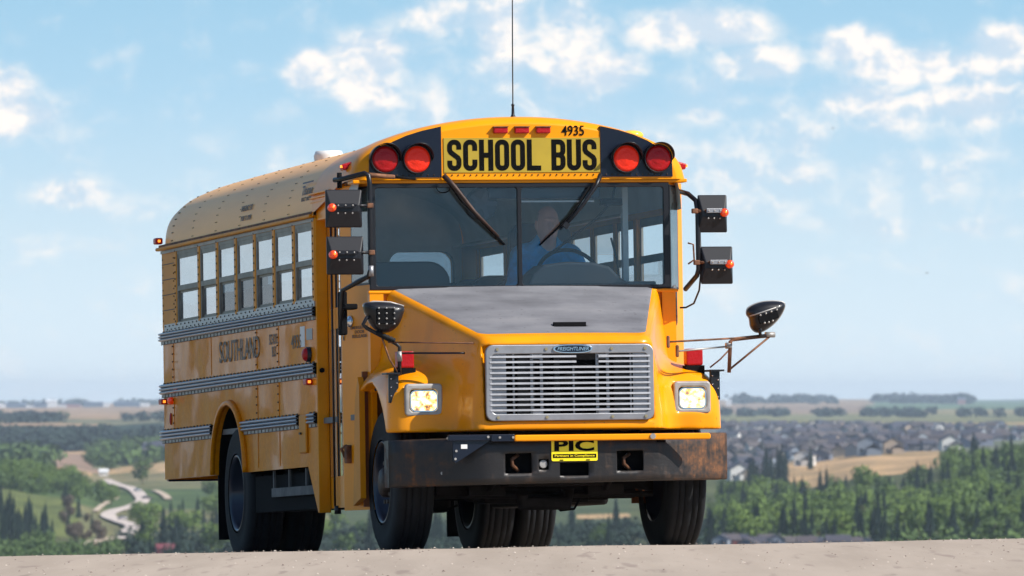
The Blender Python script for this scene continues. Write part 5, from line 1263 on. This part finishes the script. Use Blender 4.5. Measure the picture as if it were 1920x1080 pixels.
# ---- front bumper: flat in the middle, swept back at the ends
BP = bpy.data.objects.new('bumper', None)
def by(x): return .44 * max(0, (abs(x) - .62) / .60) ** 1.25 if abs(x) > .62 else 0.0
def bumper():
    xs = sorted(set([round(v, 4) for v in np.linspace(-1.215, 1.215, 49)] + [-.490, -.300, .310, .500, -.100, .108, -.250, -.178]))
    zs = [.478, .490, .520, .545, .565, .612, .620, .640, .685, .700, .785, .797]
    def hole(x, z): return (-.490 < x < -.300 and .545 < z < .685) or (.310 < x < .500 and .545 < z < .685) or (-.100 < x < .108 and .520 < z < .612) or (-.250 < x < -.178 and .565 < z < .640)
    g = G(); idx = {}; vs = []; fs = []
    def V(i, j):
        if (i, j) not in idx:
            x, z = xs[i], zs[j]; y = by(x) + (.012 if j in (0, len(zs) - 1) else 0); idx[(i, j)] = len(vs); vs.append((x, y, z + .012 * x))
        return idx[(i, j)]
    for i in range(len(xs) - 1):
        for j in range(len(zs) - 1):
            if not hole((xs[i] + xs[i + 1]) / 2, (zs[j] + zs[j + 1]) / 2): fs.append((V(i, j), V(i + 1, j), V(i + 1, j + 1), V(i, j + 1)))
    g.add(vs, fs, 0, True)
    for z, dz in ((.478, 0), (.797, 0)):      # top and bottom flanges
        a = [(x, by(x) + .012, z + .012 * x) for x in xs]; b = [(x, by(x) + .14, z + .012 * x) for x in xs]; n = len(xs)
        g.add(a + b, [(k, k + 1, k + 1 + n, k + n) for k in range(n - 1)])
    for s in (-1, 1):
        x = s * 1.215; g.add([(x, by(x) + .012, .478 + .012 * x), (x, by(x) + .14, .478 + .012 * x), (x, by(x) + .14, .797 + .012 * x), (x, by(x) + .012, .797 + .012 * x)], [(0, 1, 2, 3)])
    o = g.obj('bumper', M['bumper'], BUS); md = o.modifiers.new('t', 'SOLIDIFY'); md.thickness = .012; md.offset = 0
    return o
bpy.data.objects.remove(BP); BM = bumper()
G().b2((-.55, .10, .50), (.55, .13, .74)).obj('bumper_back', M['blackmatte'], BM)
lamp = G().lathe([(0, .030), (.01, .030), (.012, .024), (.006, 0)], (-.214, .02, .603), (0, -1, 0), 18).obj('tow_eye', M['dullsteel'], BM)
for s in (-1, 1):
    hk = G().tube([(s * .40 + .02, .08, .56), (s * .40 - .03, .04, .60), (s * .40 - .03, .04, .64), (s * .40 + .02, .08, .67)], .014, 8).obj('tow_hook', M['rusty'], BM)
for x, z in ((-.86, .792), (-.90, .550), (.76, .79)): G().tube([(x, by(x), z), (x, by(x) - .006, z)], .012, 8).obj('bolt', M['dullsteel'], BM)
# crossing arm
ca = G().b2((-.90, -.05, .770), (-.58, -.004, .812)).b2((-.60, -.062, .762), (-.434, -.008, .812)).obj('crossing_arm', M['navy'], BUS, bevel=.004)
G().prism([(-.865, .770), (-.868, .630), (-.845, .618), (-.60, .770)], 1, -.030, -.006).obj('hinge_plate', M['navy'], ca)
G().prism([(x, z) for x, z in rrect(-.437, .762, .972, .806, .018)], 1, -.075, -.025).obj('gate_tube', M['yellow'], ca, bevel=.010, seg=3)
G().tube([(.553, -.075, .787), (.553, -.084, .787)], .020, 14).obj('gate_bolt', M['dullsteel'], ca)
for p in ((-.845, -.034, .79), (-.62, -.05, .795), (-.54, -.063, .790), (-.445, -.063, .79), (-.845, -.034, .70), (-.852, -.034, .645)): G().tube([p, (p[0], p[1] - .008, p[2])], .009, 8).obj('bolt', M['dullsteel'], ca)
G().b2((-.81, -.034, .715), (-.765, -.030, .745)).obj('sticker', M['white'], ca)
G().b2((.60, .0, .745), (.66, -.02, .765)).obj('rest_clip', M['blackmatte'], ca)
pt = G().prism(rrect(-.160, .622, .170, .770, .012), 1, -.014, -.010).obj('front_plate', M['plateyellow'], BUS)
text_obj('lettering', 'PIC', M['lettering'], pt, (.003, -.016, .730), (1, 0, 0), (0, 0, 1), .285, .080, bold=.035, depth=.001)
G().b2((-.150, -.0160, .644), (.160, -.0145, .671)).obj('strip', M['lettering'], pt)
text_obj('lettering', 'Partners in Compliance', M['plateyellow'], pt, (.005, -.017, .657), (1, 0, 0), (0, 0, 1), .285, .020, bold=.012, depth=.001)
for x in (-.09, .10): G().prism(rrect(x - .014, .625, x + .014, .632, .003), 1, -.0155, -.0145).obj('slot', M['lettering'], pt)

# ---- running gear
def wheel(x, y, s, front, dual=False):
    """s: -1 outer face toward -x"""
    wd = .285; r = .512; prof = []
    for t, q in ((-.5, .30), (-.46, .34), (-.50, .40), (-.47, .465), (-.42, .495), (-.36, .508), (-.27, r), (-.265, .500), (-.245, .500), (-.24, r), (-.12, r), (-.115, .500), (-.095, .500), (-.09, r), (.09, r), (.095, .500), (.115, .500), (.12, r), (.24, r), (.245, .5), (.265, .5), (.27, r), (.36, .508), (.42, .495), (.47, .465), (.5, .40), (.46, .34), (.5, .30)):
        prof.append((t * wd, q))
    ty = G().lathe(prof, (x, y, .505), (1, 0, 0), 56); 
    rim_o = s * wd / 2
    if front:   # convex hub side: rim stands out
        rp = [(s * -.13, .29), (s * .135, .292), (s * .140, .280), (s * .105, .270), (s * .03, .255), (s * .02, .19), (s * .055, .165), (s * .055, .0)]
    else:
        rp = [(s * -.13, .29), (s * .135, .292), (s * .140, .280), (s * .11, .268), (s * -.06, .250), (s * -.08, .15), (s * -.05, .0)]
    w = G().lathe(rp, (x, y, .505), (1, 0, 0), 48).obj('wheel', M['rim'], BUS)
    ty.obj('tyre', M['rubber'], w)
    if front:
        G().lathe([(s * .05, .11), (s * .13, .105), (s * .15, .085), (s * .155, 0)], (x, y, .505), (1, 0, 0), 20).obj('hub', M['chassis2'], w)
        nt = G()
        for k in range(10):
            a = 2 * math.pi * k / 10; nt.tube([(x + s * .055, y + .142 * math.cos(a), .505 + .142 * math.sin(a)), (x + s * .115, y + .142 * math.cos(a), .505 + .142 * math.sin(a))], .017, 6)
        nt.obj('wheel_nuts', M['chassis2'], w)
    return w
M['chassis2'] = mat('oily_hub', (.045, .032, .026), .5, .4, var=.5, vscale=30)
for s in (-1, 1):
    wheel(s * .985, 1.10, s, True); wheel(s * 1.055, 5.85, s, False, True); wheel(s * .735, 5.85, -s, False, True)
g = G()
g.b2((-.46, .15, .52), (-.38, 8.3, .80)); g.b2((.38, .15, .52), (.46, 8.3, .80))     # frame rails
for y in (.6, 2.4, 3.8, 5.2, 6.6, 8.0): g.b2((-.38, y, .55), (.38, y + .06, .75))
g.obj('chassis_frame', M['chassis'], BUS)
g = G(); g.prism([(-.84, .42), (-.60, .46), (-.50, .36), (.50, .36), (.60, .46), (.84, .42), (.84, .52), (.60, .58), (.50, .47), (-.50, .47), (-.60, .58), (-.84, .52)], 1, 1.05, 1.15)
g.b2((-.42, .95, .345), (.34, 1.30, .50)); g.b2((-.80, 1.0, .44), (.80, 1.2, .56)); g.b2((.28, 1.02, .375), (.70, 1.22, .50)); g.b2((-.78, .9, .40), (-.40, 1.2, .55)); g.tube([(-.80, .92, .40), (.80, .92, .40)], .024, 8); g.obj('front_axle', M['chassis'], BUS, bevel=.01)
g = G()
for s in (-1, 1):
    for k in range(4): g.tube([(s * .42, .35, .62 - k * .0), (s * .42, .75, .50 - k * .018), (s * .42, 1.10, .50 - k * .02), (s * .42, 1.5, .50 - k * .018), (s * .42, 1.9, .60)], .022, 6)
    g.tube([(s * .60, 1.0, .50), (s * .56, 1.0, .85)], .03, 10); g.b2((s * .30, .8, .40), (s * .56, 1.3, .47))
g.obj('front_suspension', M['chassis'], BUS)
g = G(); g.b2((-.34, .5, .46), (.34, 1.6, .9)); g.b2((-.76, .55, .56), (-.3, 1.6, .85)); g.b2((.3, .9, .58), (.70, 1.6, .85)); g.b2((-.75, .30, .48), (-.46, .6, .74)); g.b2((.46, .35, .62), (.62, .6, .80)); g.tube([(-.2, .7, .42), (-.2, .75, .34), (.15, .8, .34), (.15, .8, .44)], .05, 8)
g.tube([(.18, .5, .48), (.16, .5, .56), (.20, .5, .70)], .010, 6); g.obj('engine_sump', M['chassis'], BUS)
g = G(); g.tube([(-.85, 5.85, .505), (.85, 5.85, .505)], .075, 12); g.sphere((0, 5.85, .505), .20, 14, 10); g.tube([(0, 1.6, .60), (0, 5.7, .52)], .045, 10); g.obj('rear_axle', M['chassis'], BUS)
G().b2((-.62, 2.3, .30), (-.34, 2.7, .52)).obj('air_tank', M['chassis'], BUS, bevel=.05, seg=4)
G().b2((.48, 3.0, .35), (1.0, 4.6, .66)).obj('fuel_tank', M['chassis'], BUS, bevel=.03)
G().b2((-1.0, 3.0, .36), (-.50, 5.0, .66)).obj('battery_box', M['blackmatte'], BUS)
G().b2((-1.16, 3.0, .35), (-.9, 5.3, .62)).obj('battery_box', M['blackmatte'], BUS)
rk = G().b2((-1.195, 2.95, .455), (-1.17, 4.55, .520)).obj('side_step', mat('grey_steel', (.13, .125, .12), .7, .3, var=.3), BUS)
for y in (3.35, 3.95, 4.5): G().b2((-1.19, y - .015, .52), (-1.175, y + .015, .65)).obj('hanger', rk.data.materials[0], rk)
for s in (-1, 1): G().b2((s * .60, 6.55, .16), (s * 1.19, 6.57, .75)).obj('mud_flap', M['blackmatte'], BUS)
g = G(); g.tube([(-.74, 1.35, .36), (-.68, 1.35, .30), (-.60, 1.35, .31), (-.52, 1.35, .34)], .008, 5); g.obj('brake_hose', M['blackmatte'], BUS); g = G(); g.tube([(.06, .9, .34), (.12, .9, .29), (.22, .9, .30), (.26, .9, .37)], .010, 5); g.obj('brake_hose', M['blackmatte'], BUS)
G().b2((-1.15, 1.8, .38), (1.15, 1.85, .98)).obj('firewall', M['blackmatte'], BUS)

# ---- inside
G().b2((-1.18, 1.70, .96), (1.18, 8.46, 1.00)).obj('floor', mat('cabin_floor', (.14, .14, .14), .6), BUS)
loft([[(x * .965, y, 2.44 + (z - 2.465) * k) for x, z in RPf] for y, k in ((1.50, .97), (5.0, .96), (7.6, .93), (8.37, .87))], M['liner'], 'ceiling_lining', False)
for sx in (-1, 1): G().b2((sx * 1.165, 2.80, 1.21), (sx * 1.17, 8.36, 1.845)).obj('wall_lining', M['liner'], BUS)
g = holed([(-1.165, 1.0), (1.165, 1.0), (1.165, 2.46), (-1.165, 2.46)], [rrect(.58, 2.02, 1.11, 2.43, .10), rrect(-1.11, 2.02, -.58, 2.43, .10), rrect(-.40, 1.85, .40, 2.40, .08)], lambda u, v: (u, 8.36, v))
up_ = [(x * .95, 8.362, 2.46 + (z - 2.465) * .92) for x, z in RPf]; g.add(up_, [tuple(range(len(up_)))])
g.obj('rear_lining', M['liner'], BUS)
for y in (3.5, 4.2, 4.9, 5.6, 6.3, 7.0, 7.93): pass
G().b2((1.09, 2.9, 2.455), (1.15, 8.4, 2.475)).obj('ceiling_trim', M['dullsteel'], BUS)
def seat(y, x0, x1, top=2.07):
    n = 6; pr = []
    pr = rrect(x0, 1.45, x1, top, .13, 6)
    b_ = G().prism(pr, 1, y, y + .10).obj('passenger_seat', M['seatvinyl'], BUS, bevel=.02)
    G().b2((x0 + .01, y - .42, 1.36), (x1 - .01, y, 1.47)).obj('cushion', M['seatvinyl'], b_, bevel=.02)
    G().b2((x0 + .05, y - .3, 1.0), (x0 + .08, y, 1.36)).b2((x1 - .08, y - .3, 1.0), (x1 - .05, y, 1.36)).obj('seat_frame', M['dash'], b_)
G().prism(rrect(-1.14, 1.35, -.13, 2.145, .16, 6), 1, 3.15, 3.21).obj('seat_barrier', M['seatvinyl'], BUS, bevel=.015)
for k in range(6):
    seat(3.95 + k * .72, -1.14, -.20); seat(3.95 + k * .72, .22, 1.14)
G().prism(rrect(.20, 1.35, 1.14, 2.02, .14, 6), 1, 3.2, 3.26).obj('seat_barrier', M['seatvinyl'], BUS, bevel=.015)
ds = G().prism(rrect(.20, 1.45, .66, 2.40, .10, 6), 1, 2.62, 2.74).obj('driver_seat', M['seatvinyl'], BUS, bevel=.03)
G().b2((.20, 2.15, 1.36), (.68, 2.62, 1.50)).obj('cushion', M['seatvinyl'], ds, bevel=.03)
G().b2((.28, 2.2, 1.0), (.60, 2.55, 1.36)).obj('pedestal', M['dash'], ds)
G().b2((-1.08, 1.50, 1.60), (1.16, 1.80, 1.905)).obj('dashboard', M['dash'], BUS, bevel=.03)
G().prism([(.08, 1.90), (.12, 1.99), (.20, 2.055), (.36, 2.075), (.56, 2.07), (.68, 2.04), (.76, 1.96), (.86, 1.90)], 1, 1.60, 1.95).obj('instrument_binnacle', M['dash'], BUS, bevel=.02)
G().b2((.80, 1.58, 1.895), (1.02, 1.72, 1.93)).obj('dash_pod', M['dash'], BUS, bevel=.012)
g = G(); C0 = Vector((.475, 1.98, 1.965)); e1 = Vector((1, 0, 0)); e2 = Vector((0, .42, .91)).normalized()
ring = [C0 + (e1 * math.cos(a) + e2 * math.sin(a)) * .235 for a in np.linspace(0, 2 * math.pi, 41)]
swh = g.tube(ring, .015, 8, caps=False).obj('steering_wheel', M['blackmatte'], BUS)
g = G()
for a in (.3, math.pi - .3, -math.pi / 2): g.tube([C0, C0 + (e1 * math.cos(a) + e2 * math.sin(a)) * .23], .014, 6)
g.tube([C0, C0 + Vector((0, -.38, -.1))], .03, 8); g.obj('spokes', M['blackmatte'], swh)
# interior mirror, visor arm, fan, warning sheet
G().b2((-.20, 1.60, 2.525), (.62, 1.66, 2.62)).obj('interior_mirror', M['navy'], BUS, bevel=.01)
G().b2((.02, 1.62, 2.502), (.58, 1.65, 2.513)).obj('mirror_trim', M['liner'], BUS)
fan = G().lathe([(0, .0), (0, .10), (.05, .12), (.09, .10), (.10, 0)], (-.24, 1.72, 2.49), (0, -1, 0), 24).obj('cab_fan', M['dash'], BUS)
fb = G()
for k in range(5):
    a = 2 * math.pi * k / 5; fb.box((-.24 + .06 * math.cos(a), 1.615, 2.49 + .06 * math.sin(a)), (.09, .004, .035), rot=(0, -a, 0))
fb.obj('blades', M['dash'], fan); G().b2((-.25, 1.70, 2.60), (-.23, 1.74, 2.68)).obj('stalk', M['dash'], fan)
G().box((.70, 1.60, 2.50), (.16, .03, .05)).obj('visor_clamp', M['blackmatte'], BUS)
G().tube([(.74, 1.62, 2.62), (.70, 1.60, 2.50), (.62, 1.75, 2.38), (.38, 2.1, 2.16)], .010, 6).obj('belt_strap', M['blackmatte'], BUS)
G().b2((.86, 1.90, 1.9), (.90, 1.96, 2.62)).obj('grab_pole', M['liner'], BUS)
G().tube([(.80, 1.78, 1.92), (.78, 1.78, 2.10), (.74, 1.78, 2.25)], .008, 6).obj('radio_cord', M['blackmatte'], BUS)
tag(BUS)

# ---------------------------------------------------------------- the driver
drv = bpy.data.objects.new('x', None)
HC = (.415, 2.36, 2.375)
def skin_sdf(X, Y, Z):
    x, y, z = HC
    d = ellips(X, Y, Z, (x, y + .01, z + .035), (.078, .098, .10)); d = smin(d, ellips(X, Y, Z, (x, y - .018, z - .055), (.062, .075, .075)), .05)
    d = smin(d, capsule(X, Y, Z, (x, y - .085, z + .01), (x, y - .112, z - .022), .011, .016), .02)          # nose
    for s in (-1, 1):
        d = smin(d, ellips(X, Y, Z, (x + s * .082, y + .01, z - .005), (.012, .022, .034)), .012)            # ears
        d = smax(d, -ellips(X, Y, Z, (x + s * .031, y - .103, z + .014), (.018, .016, .011)), .012)          # eye sockets
        d = smin(d, capsule(X, Y, Z, (x + s * .012, y - .096, z + .034), (x + s * .048, y - .088, z + .034), .008), .012)
    d = smax(d, -capsule(X, Y, Z, (x - .022, y - .098, z - .058), (x + .022, y - .098, z - .058), .004), .006)  # mouth
    d = smin(d, capsule(X, Y, Z, (x, y + .03, z - .07), (x, y + .05, z - .19), .060, .066), .04)             # neck
    t = ellips(X, Y, Z, (x, y + .09, z - .42), (.185, .125, .28)); t = smin(t, capsule(X, Y, Z, (x - .16, y + .06, z - .22), (x + .16, y + .06, z - .22), .062), .08)
    d = smin(d, t, .05); d = smin(d, ellips(X, Y, Z, (x, y + .06, z - .72), (.19, .16, .14)), .1)
    for s, h in ((-1, (.255, 2.02, 1.93)), (1, (.700, 2.02, 1.99))):
        sh = (x + s * .195, y + .06, z - .235); el = (x + s * .27, y - .08, z - .47)
        d = smin(d, capsule(X, Y, Z, sh, el, .055, .043), .05); d = smin(d, capsule(X, Y, Z, el, h, .041, .028), .03)
        hx, hy, hz = h; d = smin(d, capsule(X, Y, Z, h, (hx, hy - .06, hz + .03), .032, .034), .02)
        for k in range(4): d = smin(d, np.minimum(capsule(X, Y, Z, (hx + (k - 1.5) * .018, hy - .07, hz + .045), (hx + (k - 1.5) * .019, hy - .10 , hz + .06 - .004 * abs(k - 1)), .0095), capsule(X, Y, Z, (hx + (k - 1.5) * .019, hy - .10, hz + .06), (hx + (k - 1.5) * .018, hy - .09, hz + .02), .0088)), .006)
        d = smin(d, capsule(X, Y, Z, (hx - s * .03, hy - .03, hz + .01), (hx - s * .048, hy - .085, hz + .035), .011, .009), .01)
        hip = (x + s * .10, y + .05, z - .76); kn = (x + s * .13, y - .40, z - .72); ft = (x + s * .13, y - .44, z - 1.18)
        d = smin(d, capsule(X, Y, Z, hip, kn, .085, .06), .05); d = smin(d, capsule(X, Y, Z, kn, ft, .058, .04), .03); d = smin(d, capsule(X, Y, Z, ft, (ft[0], ft[1] - .16, ft[2] - .05), .042, .035), .02)
    return d
person = net_obj('person', skin_sdf, (.02, 1.70, 1.10), (.88, 2.62, 2.53), .0085, M['skin'], None, 1)
bpy.data.objects.remove(drv)
person.rotation_mode = 'XYZ'; person.rotation_euler = BUS.rotation_euler
tag(person, 'driver in a blue shirt holding the steering wheel behind the windscreen', 'person')
def shirt_sdf(X, Y, Z):
    x, y, z = HC
    t = ellips(X, Y, Z, (x, y + .09, z - .42), (.185, .125, .28)); t = smin(t, capsule(X, Y, Z, (x - .16, y + .06, z - .22), (x + .16, y + .06, z - .22), .064), .08)
    t = smin(t, capsule(X, Y, Z, (x, y + .05, z - .13), (x, y + .055, z - .20), .075, .09), .04)
    for s, h in ((-1, (.255, 2.02, 1.93)), (1, (.700, 2.02, 1.99))):
        sh = (x + s * .195, y + .06, z - .235); el = (x + s * .27, y - .08, z - .47); m_ = tuple(np.array(el) * .45 + np.array(h) * .55)
        t = smin(t, capsule(X, Y, Z, sh, el, .062, .056), .05); t = smin(t, capsule(X, Y, Z, el, m_, .055, .046), .03)
    t = t - .012; return np.maximum(t, -(capsule(X, Y, Z, (x, y - .02, z - .04), (x, y + .01, z - .165), .062, .060)))
sh = net_obj('shirt', shirt_sdf, (.02, 1.90, 1.55), (.88, 2.62, 2.32), .0095, M['shirt'], person, 1)
def tr_sdf(X, Y, Z):
    x, y, z = HC; d = ellips(X, Y, Z, (x, y + .06, z - .74), (.20, .17, .13))
    for s in (-1, 1):
        hip = (x + s * .10, y + .05, z - .76); kn = (x + s * .13, y - .40, z - .72); ft = (x + s * .13, y - .43, z - 1.12)
        d = smin(d, capsule(X, Y, Z, hip, kn, .095, .072), .05); d = smin(d, capsule(X, Y, Z, kn, ft, .070, .055), .03)
    return d
net_obj('trousers', tr_sdf, (.10, 1.80, 1.15), (.74, 2.62, 1.80), .014, M['trouser'], person, 1)
def hair_sdf(X, Y, Z):
    x, y, z = HC; h = ellips(X, Y, Z, (x, y + .018, z + .03), (.084, .102, .104))
    return np.maximum(np.maximum(h, (y - .02) - Y), Z - (z + .085))
net_obj('hair', hair_sdf, (.31, 2.28, 2.25), (.52, 2.49, 2.50), .006, M['hair'], person, 1)

# ---------------------------------------------------------------- the air: one even box of haze over the whole landscape
def haze():
    g = G(); g.b2((-33000, -33000, -75), (33000, 33000, 62)); o = g.obj('haze', None_mat)
    tag(o, 'thin blue summer haze over the valley', 'haze', kind='stuff'); return o
HM = bpy.data.materials.new('haze'); HM.use_nodes = True; t = NT(HM.node_tree); t.n.clear(); ou = t.add('ShaderNodeOutputMaterial'); pv = t.add('ShaderNodeVolumePrincipled')
pv.inputs['Color'].default_value = (.72, .85, 1.0, 1); pv.inputs['Density'].default_value = HAZE_D; pv.inputs['Anisotropy'].default_value = .0
t.l.new(pv.outputs[0], ou.inputs['Volume']); None_mat = HM
haze()
print('objects', len(bpy.data.objects))
